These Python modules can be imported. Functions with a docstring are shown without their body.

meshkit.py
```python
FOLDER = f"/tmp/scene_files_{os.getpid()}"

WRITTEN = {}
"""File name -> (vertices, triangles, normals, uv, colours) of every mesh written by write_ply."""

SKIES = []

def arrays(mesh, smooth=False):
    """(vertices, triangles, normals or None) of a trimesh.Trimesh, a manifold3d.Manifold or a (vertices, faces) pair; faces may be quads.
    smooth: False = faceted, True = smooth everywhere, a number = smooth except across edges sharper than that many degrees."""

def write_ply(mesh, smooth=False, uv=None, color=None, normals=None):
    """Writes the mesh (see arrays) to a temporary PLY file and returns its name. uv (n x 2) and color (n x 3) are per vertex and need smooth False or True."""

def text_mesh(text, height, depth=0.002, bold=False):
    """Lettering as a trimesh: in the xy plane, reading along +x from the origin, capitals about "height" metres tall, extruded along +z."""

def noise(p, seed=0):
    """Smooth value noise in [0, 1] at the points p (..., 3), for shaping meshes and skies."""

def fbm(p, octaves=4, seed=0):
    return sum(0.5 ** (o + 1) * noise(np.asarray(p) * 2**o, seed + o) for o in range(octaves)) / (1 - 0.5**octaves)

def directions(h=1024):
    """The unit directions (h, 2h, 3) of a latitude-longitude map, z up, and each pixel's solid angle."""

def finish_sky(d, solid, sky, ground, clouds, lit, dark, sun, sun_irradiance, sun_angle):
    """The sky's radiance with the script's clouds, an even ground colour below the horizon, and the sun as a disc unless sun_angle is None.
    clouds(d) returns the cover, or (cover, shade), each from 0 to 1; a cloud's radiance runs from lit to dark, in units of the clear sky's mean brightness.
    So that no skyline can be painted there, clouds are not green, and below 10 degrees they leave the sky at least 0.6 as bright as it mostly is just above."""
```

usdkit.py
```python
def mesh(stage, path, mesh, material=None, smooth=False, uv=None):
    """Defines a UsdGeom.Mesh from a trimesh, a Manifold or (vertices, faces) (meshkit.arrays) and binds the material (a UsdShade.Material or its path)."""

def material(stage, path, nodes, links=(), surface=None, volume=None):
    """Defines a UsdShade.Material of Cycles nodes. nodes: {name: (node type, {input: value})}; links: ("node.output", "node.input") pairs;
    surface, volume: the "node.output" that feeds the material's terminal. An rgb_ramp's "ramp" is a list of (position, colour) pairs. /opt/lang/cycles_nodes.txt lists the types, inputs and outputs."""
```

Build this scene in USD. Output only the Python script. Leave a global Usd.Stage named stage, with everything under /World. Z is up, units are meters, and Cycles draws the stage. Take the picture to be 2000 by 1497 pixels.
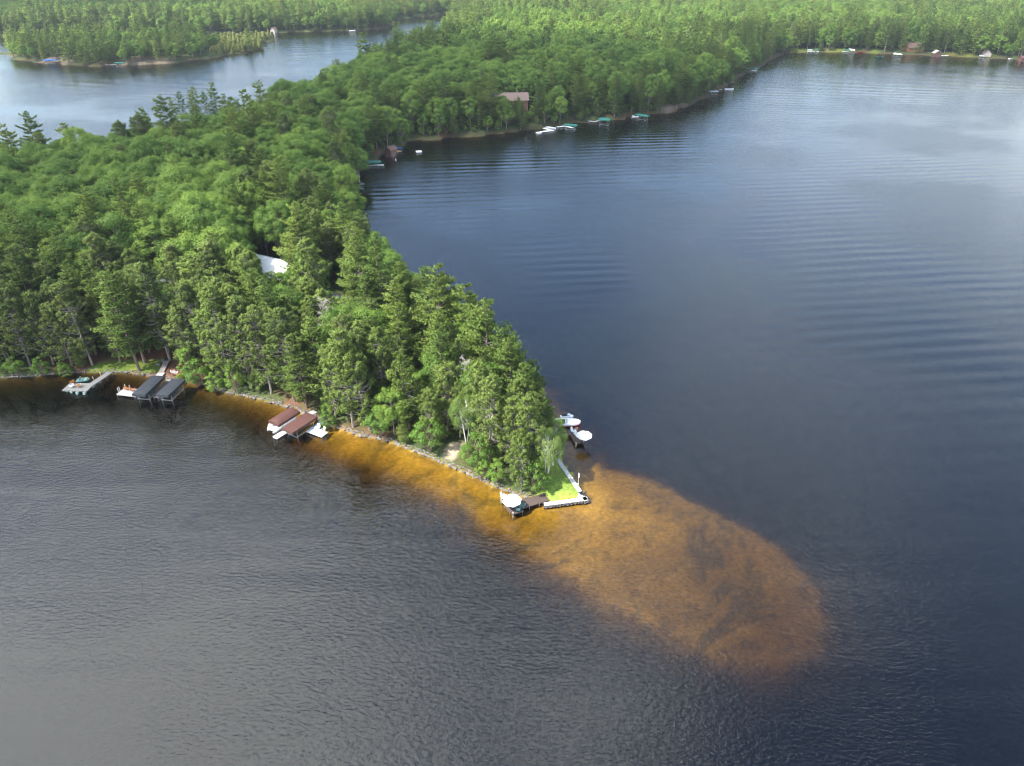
import math, random, numpy as np, trimesh, usdkit, meshkit, manifold3d, shapely, shapely.affinity
from shapely.geometry import Polygon, Point, LineString
from scipy import ndimage
from pxr import Usd, UsdGeom, UsdLux, UsdShade, Gf, Sdf, Vt

random.seed(7)
RNG = np.random.default_rng(11)
stage = Usd.Stage.CreateInMemory()
UsdGeom.Xform.Define(stage, '/World')
UsdGeom.Scope.Define(stage, '/World/Looks')
L = '/World/Looks/'

# ---------------------------------------------------------------- camera, sky, sun
PITCH, CAM_H, FOC = math.radians(31.4), 75.0, 1387.0        # FOC: pixels of the 2000 px wide photograph
cam = UsdGeom.Camera.Define(stage, '/World/camera')
cam.CreateHorizontalApertureAttr(36.0)
cam.CreateVerticalApertureAttr(36 * 0.7485)
cam.CreateFocalLengthAttr(36.0 * FOC / 2000)
cam.CreateClippingRangeAttr(Gf.Vec2f(1, 30000))
cam.CreateExposureAttr(1.22)
cx = UsdGeom.Xformable(cam)
cx.AddTranslateOp().Set(Gf.Vec3d(0, 0, CAM_H))
cx.AddRotateXYZOp().Set(Gf.Vec3f(90 - math.degrees(PITCH), 0, 0))

SUN = np.array([-0.53, -0.29, 0.80]); SUN /= np.linalg.norm(SUN)
SUN_EL, SUN_ROT = math.asin(SUN[2]), math.atan2(SUN[0], SUN[1])
sun = UsdLux.DistantLight.Define(stage, '/World/sun')
sun.CreateIntensityAttr(1.25); sun.CreateAngleAttr(0.5); sun.CreateNormalizeAttr(True)
sun.CreateColorAttr(Gf.Vec3f(1.0, 0.95, 0.86))
UsdGeom.Xformable(sun).AddOrientOp().Set(Gf.Quatf(Gf.Rotation(Gf.Vec3d(0, 0, 1), Gf.Vec3d(*SUN)).GetQuat()))

# broken white clouds over a clear blue sky, seen here only as reflections in the lake
CLOUD_OFF = (55.14, 60.0, 0.0)
usdkit.material(stage, L + 'sky', {
    "sky": ("sky_texture", dict(sky_type="single_scattering", sun_disc=False, sun_elevation=SUN_EL, sun_rotation=SUN_ROT, aerosol_density=0.6, ozone_density=2.0)),
    "tc": ("texture_coordinate", {}), "sep": ("separate_xyz", {}),
    "zc": ("math", {"math_type": "maximum", "value2": 0.0}), "za": ("math", {"math_type": "add", "value2": 0.16}),
    "cz": ("combine_xyz", {}), "div": ("vector_math", {"math_type": "divide"}), "off": ("vector_math", {"math_type": "add", "vector2": CLOUD_OFF}),
    "n": ("noise_texture", {"scale": 0.85, "detail": 6.0, "roughness": 0.52, "distortion": 0.3}),
    "cov": ("map_range", {"range_type": "smoothstep", "from_min": 0.455, "from_max": 0.62, "to_min": 0.0, "to_max": 0.92, "clamp": True}),
    "cl": ("rgb_ramp", {"ramp": [(0, (7.0, 7.2, 7.4)), (0.55, (8.9, 9.1, 8.9)), (0.8, (6.0, 6.2, 6.3)), (1, (4.6, 4.8, 5.0))]}),
    "hi": ("map_range", {"range_type": "smoothstep", "from_min": .12, "from_max": .62, "to_min": .58, "to_max": 1.5, "clamp": True}), "sc": ("vector_math", {"math_type": "scale"}), "mix": ("mix_color", {"use_clamp": False}), "bg": ("background_shader", {"strength": 0.15})},
    [("tc.generated", "sep.vector"), ("sep.z", "zc.value1"), ("zc.value", "za.value1"), ("za.value", "cz.x"), ("za.value", "cz.y"), ("za.value", "cz.z"),
     ("tc.generated", "div.vector1"), ("cz.vector", "div.vector2"), ("div.vector", "off.vector1"), ("off.vector", "n.vector"), ("n.fac", "cov.value"),
     ("n.fac", "cl.fac"), ("cov.result", "mix.fac"), ("sky.color", "mix.a"), ("cl.color", "sc.vector1"), ("zc.value", "hi.value"), ("hi.result", "sc.scale"), ("sc.vector", "mix.b"), ("mix.result", "bg.color")], surface="bg.background")
dome = UsdLux.DomeLight.Define(stage, '/World/sky')
UsdShade.MaterialBindingAPI.Apply(dome.GetPrim()).Bind(UsdShade.Material.Get(stage, L + 'sky'))
dome.GetPrim().SetCustomDataByKey('kind', 'structure')

# ---------------------------------------------------------------- helpers
FWD = np.array([0, math.cos(PITCH), -math.sin(PITCH)]); UPV = np.array([0, math.sin(PITCH), math.cos(PITCH)])
EYE = np.array([0, 0, CAM_H])

def at(px, py, z=0.0):
    """The point at height z that the photograph shows at pixel (px, py)."""
    d = FWD * FOC + np.array([1, 0, 0]) * (px - 1000) + UPV * (748.5 - py)
    return EYE + d * ((CAM_H - z) / -d[2])

def pix(p):
    q = np.asarray(p, float) - EYE
    d = q @ FWD
    return 1000 + FOC * q[..., 0] / d, 748.5 - FOC * (q @ UPV) / d

def xy(pts, z=0.0):
    return [tuple(at(a, b, z)[:2]) for a, b in pts]

USED = {}
def numbered(parent, name):
    k = USED[(parent, name)] = USED.get((parent, name), -1) + 1
    return f'{parent}/{name}' + (f'_{k:03d}' if k else '')

def tag(prim, label=None, cat=None, group=None, kind=None):
    for k, v in (('label', label), ('category', cat), ('group', group), ('kind', kind)):
        if v:
            prim.SetCustomDataByKey(k, v)
    return prim

def place(prim, loc=(0, 0, 0), rz=0.0, s=None):
    x = UsdGeom.Xformable(prim)
    x.AddTranslateOp().Set(Gf.Vec3d(*map(float, loc)))
    if rz:
        x.AddRotateZOp().Set(float(math.degrees(rz)))
    if s is not None:
        x.AddScaleOp().Set(Gf.Vec3f(*(map(float, s) if np.ndim(s) else [float(s)] * 3)))

def thing(name, label, cat, loc=(0, 0, 0), rz=0.0, group=None, kind=None):
    p = UsdGeom.Xform.Define(stage, numbered('/World', name)).GetPrim()
    place(p, loc, rz)
    tag(p, label, cat, group, kind)
    return str(p.GetPath())

def copy_of(src, name, label, loc, rz=0.0, s=None, cat=None, group=None, lean=0.0):
    p = UsdGeom.Xform.Define(stage, numbered('/World', name)).GetPrim()
    p.GetReferences().AddInternalReference(src)
    UsdGeom.Xformable(p).ClearXformOpOrder()
    x = UsdGeom.Xformable(p)
    m = Gf.Matrix4d(1.0)
    sc = Gf.Vec3d(*(map(float, s) if np.ndim(s) else [float(s or 1)] * 3))
    m = Gf.Matrix4d().SetScale(sc) * Gf.Matrix4d().SetRotate(Gf.Rotation(Gf.Vec3d(1, 0, 0), lean)) * Gf.Matrix4d().SetRotate(Gf.Rotation(Gf.Vec3d(0, 0, 1), math.degrees(rz))) * Gf.Matrix4d().SetTranslate(Gf.Vec3d(*map(float, loc)))
    x.AddTransformOp(opSuffix='place').Set(m)
    p.SetInstanceable(True)
    tag(p, label, cat, group)
    return p

def part(parent, name, mesh, mat, smooth=False, label=None, kind=None):
    m = usdkit.mesh(stage, numbered(parent, name), mesh, L + mat, smooth=smooth)
    tag(m.GetPrim(), label, None, None, kind)
    return str(m.GetPath())

def solo(name, mesh, mat, label=None, cat=None, group=None, kind=None, smooth=False):
    m = usdkit.mesh(stage, numbered('/World', name), mesh, L + mat, smooth=smooth)
    tag(m.GetPrim(), label, cat, group, kind)
    return m

def cat_(ms):
    return trimesh.util.concatenate(list(ms))

def box(cx_, cy, cz, sx, sy, sz, rz=0.0):
    m = trimesh.creation.box([sx, sy, sz])
    if rz:
        m.apply_transform(trimesh.transformations.rotation_matrix(rz, [0, 0, 1]))
    return m.apply_translation([cx_, cy, cz])

def rbox(cx_, cy, cz, sx, sy, sz, r=0.04):
    """A box with chamfered edges."""
    x, y, z = sx / 2, sy / 2, sz / 2
    r = min(r, x * .9, y * .9, z * .9)
    p = []
    for a in (-1, 1):
        for b in (-1, 1):
            for c in (-1, 1):
                p += [(a * x, b * (y - r), c * (z - r)), (a * (x - r), b * y, c * (z - r)), (a * (x - r), b * (y - r), c * z)]
    return trimesh.convex.convex_hull(np.array(p)).apply_translation([cx_, cy, cz])

def bar(a, b, r, n=6, r2=None):
    """A round bar from a to b, tapering from r to r2."""
    a, b = np.asarray(a, float), np.asarray(b, float)
    r2 = r if r2 is None else r2
    d = b - a; d = d / max(np.linalg.norm(d), 1e-9)
    u = np.cross(d, [0, 0, 1.0] if abs(d[2]) < .9 else [1.0, 0, 0]); u /= np.linalg.norm(u); v = np.cross(d, u)
    t = np.arange(n) * 2 * math.pi / n
    ring = np.cos(t)[:, None] * u + np.sin(t)[:, None] * v
    V = np.vstack([a + ring * r, b + ring * r2, [a], [b]])
    i = np.arange(n); j = (i + 1) % n
    F = np.vstack([np.stack([i, j, j + n], 1), np.stack([i, j + n, i + n], 1), np.stack([j, i, np.full(n, 2 * n)], 1), np.stack([i + n, j + n, np.full(n, 2 * n + 1)], 1)])
    return trimesh.Trimesh(V, F, process=False)

def path_tube(pts, radii, n=5):
    return cat_([bar(pts[i], pts[i + 1], radii[i], n, radii[i + 1]) for i in range(len(pts) - 1)])

def prism(poly, z0, z1):
    return trimesh.creation.extrude_polygon(Polygon(poly) if not isinstance(poly, Polygon) else poly, z1 - z0, engine="earcut").apply_translation([0, 0, z0])

def lathe(profile, n=16):
    return trimesh.creation.revolve(np.array(profile, float), sections=n)

# ---------------------------------------------------------------- materials
def plain(name, col, rough=0.6, var=0.15, scale=3.0, bump=0.0, spec=0.4, metal=0.0):
    """A painted or weathered surface: a base colour with some wear."""
    c = np.array(col)
    nodes = {"g": ("texture_coordinate", {}), "n": ("noise_texture", {"scale": scale, "detail": 5.0, "roughness": 0.6}),
             "r": ("rgb_ramp", {"ramp": [(0.25, tuple(c * (1 - var))), (0.75, tuple(np.minimum(c * (1 + var), .9)))]}),
             "p": ("principled_bsdf", {"roughness": rough, "specular_ior_level": spec, "metallic": metal})}
    links = [("g.object", "n.vector"), ("n.fac", "r.fac"), ("r.color", "p.base_color")]
    if bump:
        nodes["b"] = ("bump", {"strength": 0.6, "distance": bump}); links += [("n.fac", "b.height"), ("b.normal", "p.normal")]
    return usdkit.material(stage, L + name, nodes, links, surface="p.BSDF")

plain('weathered_boards', (.22, .215, .21), .8, .3, 6)
plain('dark_boards', (.085, .062, .052), .75, .35, 6)
plain('light_boards', (.33, .33, .33), .7, .18, 5)
plain('tan_boards', (.42, .27, .13), .75, .2, 5)
plain('white_paint', (.80, .80, .79), .45, .05, 2)
plain('white_plastic', (.80, .82, .82), .35, .03, 2)
plain('aluminium', (.38, .40, .41), .35, .1, 3, metal=.6)
plain('pale_post', (.55, .52, .46), .7, .2, 4)
plain('black_canvas', (.022, .027, .036), .65, .25, 1.2)
plain('brown_canvas', (.080, .034, .028), .75, .14, 1.0)
plain('green_canvas', (.010, .13, .10), .6, .15, 1.0)
plain('dark_green_canvas', (.012, .07, .05), .6, .15, 1.0)
plain('blue_canvas', (.03, .13, .42), .6, .15, 1.0)
plain('grey_canvas', (.33, .36, .38), .6, .15, 1.0)
plain('parasol_cloth', (.80, .81, .80), .8, .03, 1.0)
plain('teal_paint', (.10, .24, .25), .5, .1, 2)
plain('orange_plastic', (.45, .16, .045), .45, .1, 2)
plain('tan_plastic', (.55, .30, .12), .5, .1, 2)
plain('red_gelcoat', (.22, .015, .02), .2, .08, 2, spec=.6)
plain('white_gelcoat', (.80, .80, .80), .2, .03, 2, spec=.6)
plain('seat_vinyl', (.42, .40, .42), .5, .2, 6)
plain('dark_vinyl', (.03, .03, .035), .4, .2, 4)
plain('dark_green_hull', (.03, .09, .075), .35, .2, 3)
plain('black_rubber', (.03, .04, .04), .6, .3, 3)
plain('pale_green_float', (.22, .33, .29), .5, .2, 3)
plain('dark_iron', (.03, .03, .035), .5, .2, 4)
plain('concrete', (.52, .51, .48), .85, .3, 2.5, bump=.01)
plain('rock_grey', (.12, .115, .11), .9, .35, 2.5, bump=.05)
plain('rock_pink', (.17, .14, .125), .9, .3, 2.5, bump=.05)
plain('rock_pale', (.17, .16, .15), .9, .25, 2.5, bump=.05)
plain('timber_steps', (.25, .22, .20), .85, .25, 5)
plain('metal_roof_white', (.82, .84, .86), .35, .06, .8, metal=.0)
plain('shingle_grey', (.19, .19, .20), .9, .25, 3, bump=.02)
plain('shingle_red', (.13, .08, .065), .9, .25, 3, bump=.02)
plain('shingle_brown', (.20, .14, .12), .9, .25, 3, bump=.02)
plain('log_wall', (.30, .13, .06), .75, .3, 2)
plain('brown_siding', (.20, .11, .07), .8, .2, 2)
plain('pale_siding', (.34, .30, .26), .8, .1, 2)
plain('red_siding', (.12, .055, .045), .8, .2, 2)
plain('window_glass', (.03, .04, .05), .08, .1, 2, spec=.8)
plain('skin', (.52, .29, .19), .6, .08, 8)
plain('dark_hair', (.04, .022, .015), .7, .2, 20)
plain('swimwear', (.08, .045, .035), .7, .1, 5)
plain('bark_grey', (.20, .17, .15), .95, .4, 4, bump=.03)
plain('bark_brown', (.15, .105, .085), .95, .4, 4, bump=.03)
plain('bark_white', (.58, .56, .52), .9, .3, 5)
plain('dead_wood', (.34, .31, .29), .9, .25, 4)
plain('twig', (.30, .265, .245), .95, .25, 4)
usdkit.material(stage, L + 'clear_glass', {"f": ("fresnel", {"IOR": 1.45}), "t": ("transparent_bsdf", {"color": (.8, .88, .88)}), "g": ("glossy_bsdf", {"color": (1, 1, 1), "roughness": .03}), "m": ("mix_closure", {})},
                [("f.fac", "m.fac"), ("t.BSDF", "m.closure1"), ("g.BSDF", "m.closure2")], surface="m.closure")

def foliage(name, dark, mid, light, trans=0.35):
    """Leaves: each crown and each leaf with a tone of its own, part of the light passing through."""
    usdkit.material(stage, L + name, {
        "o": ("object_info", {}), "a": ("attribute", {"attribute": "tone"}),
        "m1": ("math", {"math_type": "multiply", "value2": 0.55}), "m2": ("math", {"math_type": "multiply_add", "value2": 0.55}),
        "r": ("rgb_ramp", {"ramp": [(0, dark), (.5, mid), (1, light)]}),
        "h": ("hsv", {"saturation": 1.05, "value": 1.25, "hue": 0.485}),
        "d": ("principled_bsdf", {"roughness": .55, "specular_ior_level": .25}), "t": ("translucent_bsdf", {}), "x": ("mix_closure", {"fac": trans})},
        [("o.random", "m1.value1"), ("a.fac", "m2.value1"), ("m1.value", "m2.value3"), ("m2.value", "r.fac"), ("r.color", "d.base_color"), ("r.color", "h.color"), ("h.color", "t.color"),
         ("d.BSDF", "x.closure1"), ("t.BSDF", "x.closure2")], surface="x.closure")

foliage('white_pine_needles', (.105, .18, .052), (.18, .28, .07), (.29, .385, .09), .5)
foliage('red_pine_needles', (.105, .165, .050), (.175, .255, .072), (.26, .33, .10), .45)
foliage('broad_leaves', (.075, .15, .030), (.13, .225, .042), (.215, .31, .056), .45)
foliage('shrub_leaves', (.075, .15, .028), (.125, .225, .038), (.20, .31, .055), .42)
foliage('birch_leaves', (.11, .18, .042), (.155, .235, .055), (.22, .29, .08), .45)
foliage('bog_leaves', (.25, .31, .09), (.33, .38, .12), (.42, .44, .16), .4)
foliage('sunlit_red_pine_needles', (.155, .235, .062), (.23, .335, .086), (.32, .415, .118), .5)  # lighter copy of the red pine needles: sunshine on the point put into the colour
foliage('grass_blades', (.09, .16, .03), (.13, .21, .04), (.19, .26, .06), .3)

# ---------------------------------------------------------------- shorelines (ground plan)
front = xy([(-260, 745), (-120, 742), (0, 739), (60, 736), (130, 729), (185, 727), (250, 729), (310, 738), (350, 742), (400, 753), (430, 765), (470, 773), (520, 784), (560, 796), (600, 812), (650, 834),
            (700, 851), (760, 863), (800, 879), (850, 898), (900, 921), (950, 944), (990, 961), (1030, 973), (1062, 983)])
wall_in = [at(1066, 984), at(1144, 974), at(1093, 896)]
back = [(7.6, 101), (6.6, 105), (5.0, 110), (3.0, 116), (0.5, 122), (-4, 127.5), (-9.8, 133), (-14.3, 141), (-21, 152), (-28.3, 164), (-36, 181), (-44, 205), (-52, 232)]
east = xy([(695, 378), (700, 350), (712, 325), (745, 303), (800, 278), (850, 272), (940, 264), (1000, 257), (1060, 249), (1110, 242), (1200, 233), (1260, 225), (1310, 218), (1345, 207), (1390, 185), (1418, 173), (1440, 152),
           (1462, 142), (1478, 134), (1490, 124), (1505, 114), (1540, 104), (1562, 102.5), (1650, 102), (1700, 104), (1740, 106), (1800, 108), (1850, 110), (1920, 113), (2000, 117), (2150, 124), (2500, 142)])
land_edge = list(front) + [tuple(p[:2]) for p in wall_in] + back + east
main_land = Polygon(land_edge + [(3200, 600), (3200, 3600), (-3200, 3600), (-3200, 150), (-400, 135)]).buffer(0)
# the other lake behind the wooded hill; its near shore is hidden by the trees standing in front of it
near2 = [tuple(at(a, b, 27)[:2] + np.array([-1.0, 5.0])) for a, b in [(0, 225), (120, 213), (230, 200), (350, 186), (440, 172), (480, 160), (560, 130), (640, 100), (700, 80), (760, 56), (800, 47), (850, 37)]]
far2 = xy([(900, 30), (868, 30), (820, 34), (775, 39), (770, 45), (768, 50), (750, 56.5), (670, 60), (570, 63), (500, 66), (300, 67), (150, 69), (0, 72)])
lake2 = Polygon([(-900, 300), (-500, 285)] + near2 + far2 + [(-800, 800), (-1300, 780), (-1500, 400)]).buffer(0)
island = Polygon(xy([(22, 106), (35, 116), (70, 121), (100, 124.5), (180, 129), (250, 128), (330, 123.5), (400, 115.5), (430, 110.5), (433, 105)]) + xy([(470, 104), (505, 97), (509, 93), (495, 88)]) + [(-232, 765), (-270, 745), (-300, 690), (-380, 662), (-436, 655)]).buffer(2)
islet = Point(0, 0).buffer(1).convex_hull
islet = shapely.affinity.translate(shapely.affinity.scale(islet, 15, 9), -153, 367)
land = main_land.difference(lake2).union(island).union(islet)
shoal = Polygon(xy([(1040, 975), (1090, 915), (1140, 905), (1190, 912), (1250, 930), (1320, 955), (1400, 992), (1480, 1030), (1550, 1075), (1600, 1125), (1628, 1185), (1618, 1235), (1560, 1275), (1480, 1285), (1380, 1265), (1280, 1215), (1180, 1160),
                    (1090, 1100), (1010, 1045), (930, 1002), (850, 958), (780, 925), (900, 930)])).buffer(-.3)
shore_line = land.boundary

# signed distance to the shore on a raster; + on land
def raster(poly, x0, y0, x1, y1, c):
    X = np.arange(x0, x1, c) + c / 2; Y = np.arange(y0, y1, c) + c / 2
    gx, gy = np.meshgrid(X, Y, indexing='ij')
    m = shapely.contains_xy(poly, gx.ravel(), gy.ravel()).reshape(gx.shape)
    return (ndimage.distance_transform_edt(m) - ndimage.distance_transform_edt(~m)) * c, (x0, y0, c)
COARSE = raster(land, -1300, 0, 1300, 1900, 4.0)
FINE = raster(land, -135, 30, 75, 215, 0.4)
SHOAL = raster(shoal, -60, 30, 75, 130, 0.5)

def sample(r, x, y):
    d, (x0, y0, c) = r
    return ndimage.map_coordinates(d, [(np.asarray(x) - x0) / c - .5, (np.asarray(y) - y0) / c - .5], order=1, mode='nearest')

def shore_dist(x, y):
    x, y = np.asarray(x, float), np.asarray(y, float)
    fine = (x > -134) & (x < 74) & (y > 31) & (y < 214)
    return np.where(fine, sample(FINE, x, y), sample(COARSE, x, y))

def n2(x, y, s, seed=0):
    return meshkit.fbm(np.stack([np.asarray(x) / s, np.asarray(y) / s, np.zeros(np.shape(x))], -1), 4, seed)

def smooth01(a, b, v):
    t = np.clip((np.asarray(v, float) - a) / (b - a), 0, 1); return t * t * (3 - 2 * t)

def height(x, y):
    x, y = np.asarray(x, float), np.asarray(y, float)
    d = shore_dist(x, y)
    hill = np.clip((y - 125) / 230, 0, 1) * 9.5 * np.clip(1 - np.abs(x + 40) / 900, .35, 1)
    up = 0.35 + 0.55 * (1 - np.exp(-np.maximum(d, 0) / 3)) + hill * (1 - np.exp(-np.maximum(d, 0) / 38)) + (n2(x, y, 60, 3) - .5) * 3.0 * np.clip(np.maximum(d, 0) / 40, 0, 1)
    w = np.maximum(-d, 0)
    west = smooth01(-15, -60, x)
    depth = 0.25 + (0.08 + .09 * west) * np.minimum(w, 5.5) + 0.34 * np.maximum(w - 5.5, 0) + .35 * west * np.clip(w / 4, 0, 1)
    s = sample(SHOAL, np.clip(x, -59, 74), np.clip(y, 31, 129))
    tip = np.hypot(x - 9, y - 88)
    inside = 0.50 + 0.025 * tip + (n2(x, y, 9, 5) - .5) * .35
    depth = np.where(y < 129, np.minimum(depth, np.where(s > 0, inside, inside + 0.34 * np.abs(s + (n2(x, y, 6, 6) - .5) * 3))), depth)
    depth = np.clip(depth + (n2(x, y, 5, 8) - .5) * .25 * np.clip(w / 4, 0, 1), 0.1, 6.5)
    return np.where(d > 0, up, -depth)

def ground_z(x, y):
    return float(height(np.array([x]), np.array([y]))[0])

# ---------------------------------------------------------------- ground and water
def spaced(lo, hi, a, b, fine, ratio=1.12, big=60):
    mid = list(np.arange(a, b + 1e-6, fine)); s = fine; x = b; up = []
    while x < hi:
        s = min(s * ratio, big); x += s; up.append(x)
    s = fine; x = a; dn = []
    while x > lo:
        s = min(s * ratio, big); x -= s; dn.append(x)
    return np.array(dn[::-1] + mid + up)
gx = spaced(-3500, 3500, -115, 60, .8, 1.1, 80); gx = np.unique(np.concatenate([gx, np.arange(-420, 460, 8.0)]))
gy = spaced(-500, 4000, 45, 150, .8, 1.06, 80); gy = np.unique(np.concatenate([gy, np.arange(150, 1100, 8.0)]))
GX, GY = np.meshgrid(gx, gy, indexing='ij')
GZ = height(GX, GY)
nx, ny = GX.shape
idx = np.arange(nx * ny).reshape(nx, ny)
quads = np.stack([idx[:-1, :-1], idx[1:, :-1], idx[1:, 1:], idx[:-1, 1:]], -1).reshape(-1, 4)
GV = np.stack([GX, GY, GZ], -1).reshape(-1, 3)

def smooth01(a, b, v):
    t = np.clip((v - a) / (b - a), 0, 1); return t * t * (3 - 2 * t)

# what grows or lies where: lawns, needle litter, bare sand
lawns = [Polygon([tuple(p[:2]) for p in wall_in] + [(5.5, 100), (3.0, 94), (3.6, 88)]).buffer(0),
         Polygon(xy([(170, 727), (195, 713), (250, 711), (318, 708), (318, 734), (250, 727)])),
         Polygon(xy([(1540, 104), (1542, 99), (1570, 101), (1600, 102), (1650, 101), (1700, 103), (1740, 106)])).buffer(.5),
         Polygon(xy([(1850, 110), (1850, 107), (1900, 108), (1950, 110.5), (1950, 113)])).buffer(.5)]
sands = [Polygon(xy([(872, 893), (878, 878), (898, 873), (908, 878), (890, 893), (882, 900)])).buffer(.1), Polygon(xy([(1290, 219), (1300, 205), (1335, 207), (1330, 213)])).buffer(1.5),
         Polygon(xy([(1412, 172), (1445, 150), (1450, 152), (1425, 172)])).buffer(2), Polygon(xy([(80, 122), (120, 117), (140, 117), (140, 126)])).buffer(2), Polygon(xy([(250, 127), (255, 121), (340, 119), (330, 124)])).buffer(1)]
def mask(polys, soft=.6):
    m = np.zeros(nx * ny)
    for p in polys:
        b = p.buffer(30).bounds
        k = (GV[:, 0] > b[0]) & (GV[:, 0] < b[2]) & (GV[:, 1] > b[1]) & (GV[:, 1] < b[3])
        if k.any():
            m[k] = np.maximum(m[k], np.clip(.5 - shapely.distance(p, shapely.points(GV[k, :2])) / soft, 0, .5) * 2)
            m[k] = np.maximum(m[k], shapely.contains_xy(p, GV[k, 0], GV[k, 1]) * 1.0)
    return m
lawn_m, sand_m = mask(lawns), mask(sands, 1.5)
n_a, n_b = n2(GV[:, 0], GV[:, 1], 14, 21), n2(GV[:, 0], GV[:, 1], 2.2, 22)
litter = np.array([.15, .075, .048]); under = np.array([.055, .075, .028]); lawn_c = np.array([.19, .27, .05]); sand_c = np.array([.42, .34, .24]); mud = np.array([.10, .075, .05])
near_pine = smooth01(190, 140, GV[:, 1])
u = smooth01(.42, .6, n_a + (1 - near_pine) * .25)[:, None]
col = litter * (1 - u) + under * u
col *= (.75 + .5 * n_b)[:, None]
col = col * (1 - lawn_m[:, None]) + (lawn_c * (.7 + .6 * n_b)[:, None] * np.where((GV[:, 1] > 300) | (GV[:, 0] < -40), .55, 1.0)[:, None] + np.array([.06, .02, .01]) * smooth01(.5, .7, n2(GV[:, 0], GV[:, 1], 3.0, 41))[:, None]) * lawn_m[:, None]
col = col * (1 - sand_m[:, None]) + sand_c * (.85 + .3 * n_b)[:, None] * np.where(GV[:, 1] > 300, .5, 1.0)[:, None] * sand_m[:, None]
# the lake bed: tan sand with drifts of dark weed that curl round the end of the bar, and stones
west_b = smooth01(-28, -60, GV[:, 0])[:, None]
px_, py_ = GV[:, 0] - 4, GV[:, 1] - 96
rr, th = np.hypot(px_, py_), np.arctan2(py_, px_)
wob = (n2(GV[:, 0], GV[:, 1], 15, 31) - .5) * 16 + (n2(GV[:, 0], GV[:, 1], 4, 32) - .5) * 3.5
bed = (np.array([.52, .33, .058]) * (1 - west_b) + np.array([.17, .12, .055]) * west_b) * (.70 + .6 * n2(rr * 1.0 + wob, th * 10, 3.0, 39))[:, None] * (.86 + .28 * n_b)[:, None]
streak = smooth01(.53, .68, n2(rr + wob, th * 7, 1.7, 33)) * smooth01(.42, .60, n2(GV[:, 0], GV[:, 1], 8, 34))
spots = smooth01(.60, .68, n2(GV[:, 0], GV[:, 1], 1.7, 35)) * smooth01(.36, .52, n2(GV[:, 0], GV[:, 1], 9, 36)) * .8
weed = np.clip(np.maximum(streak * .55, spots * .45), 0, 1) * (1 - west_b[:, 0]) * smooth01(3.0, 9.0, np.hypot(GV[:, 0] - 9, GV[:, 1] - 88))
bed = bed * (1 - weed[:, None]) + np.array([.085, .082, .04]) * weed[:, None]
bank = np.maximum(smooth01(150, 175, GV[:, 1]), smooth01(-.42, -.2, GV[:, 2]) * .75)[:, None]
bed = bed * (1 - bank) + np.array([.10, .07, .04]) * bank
col = np.where((GV[:, 2] < 0)[:, None], bed, col)

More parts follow.
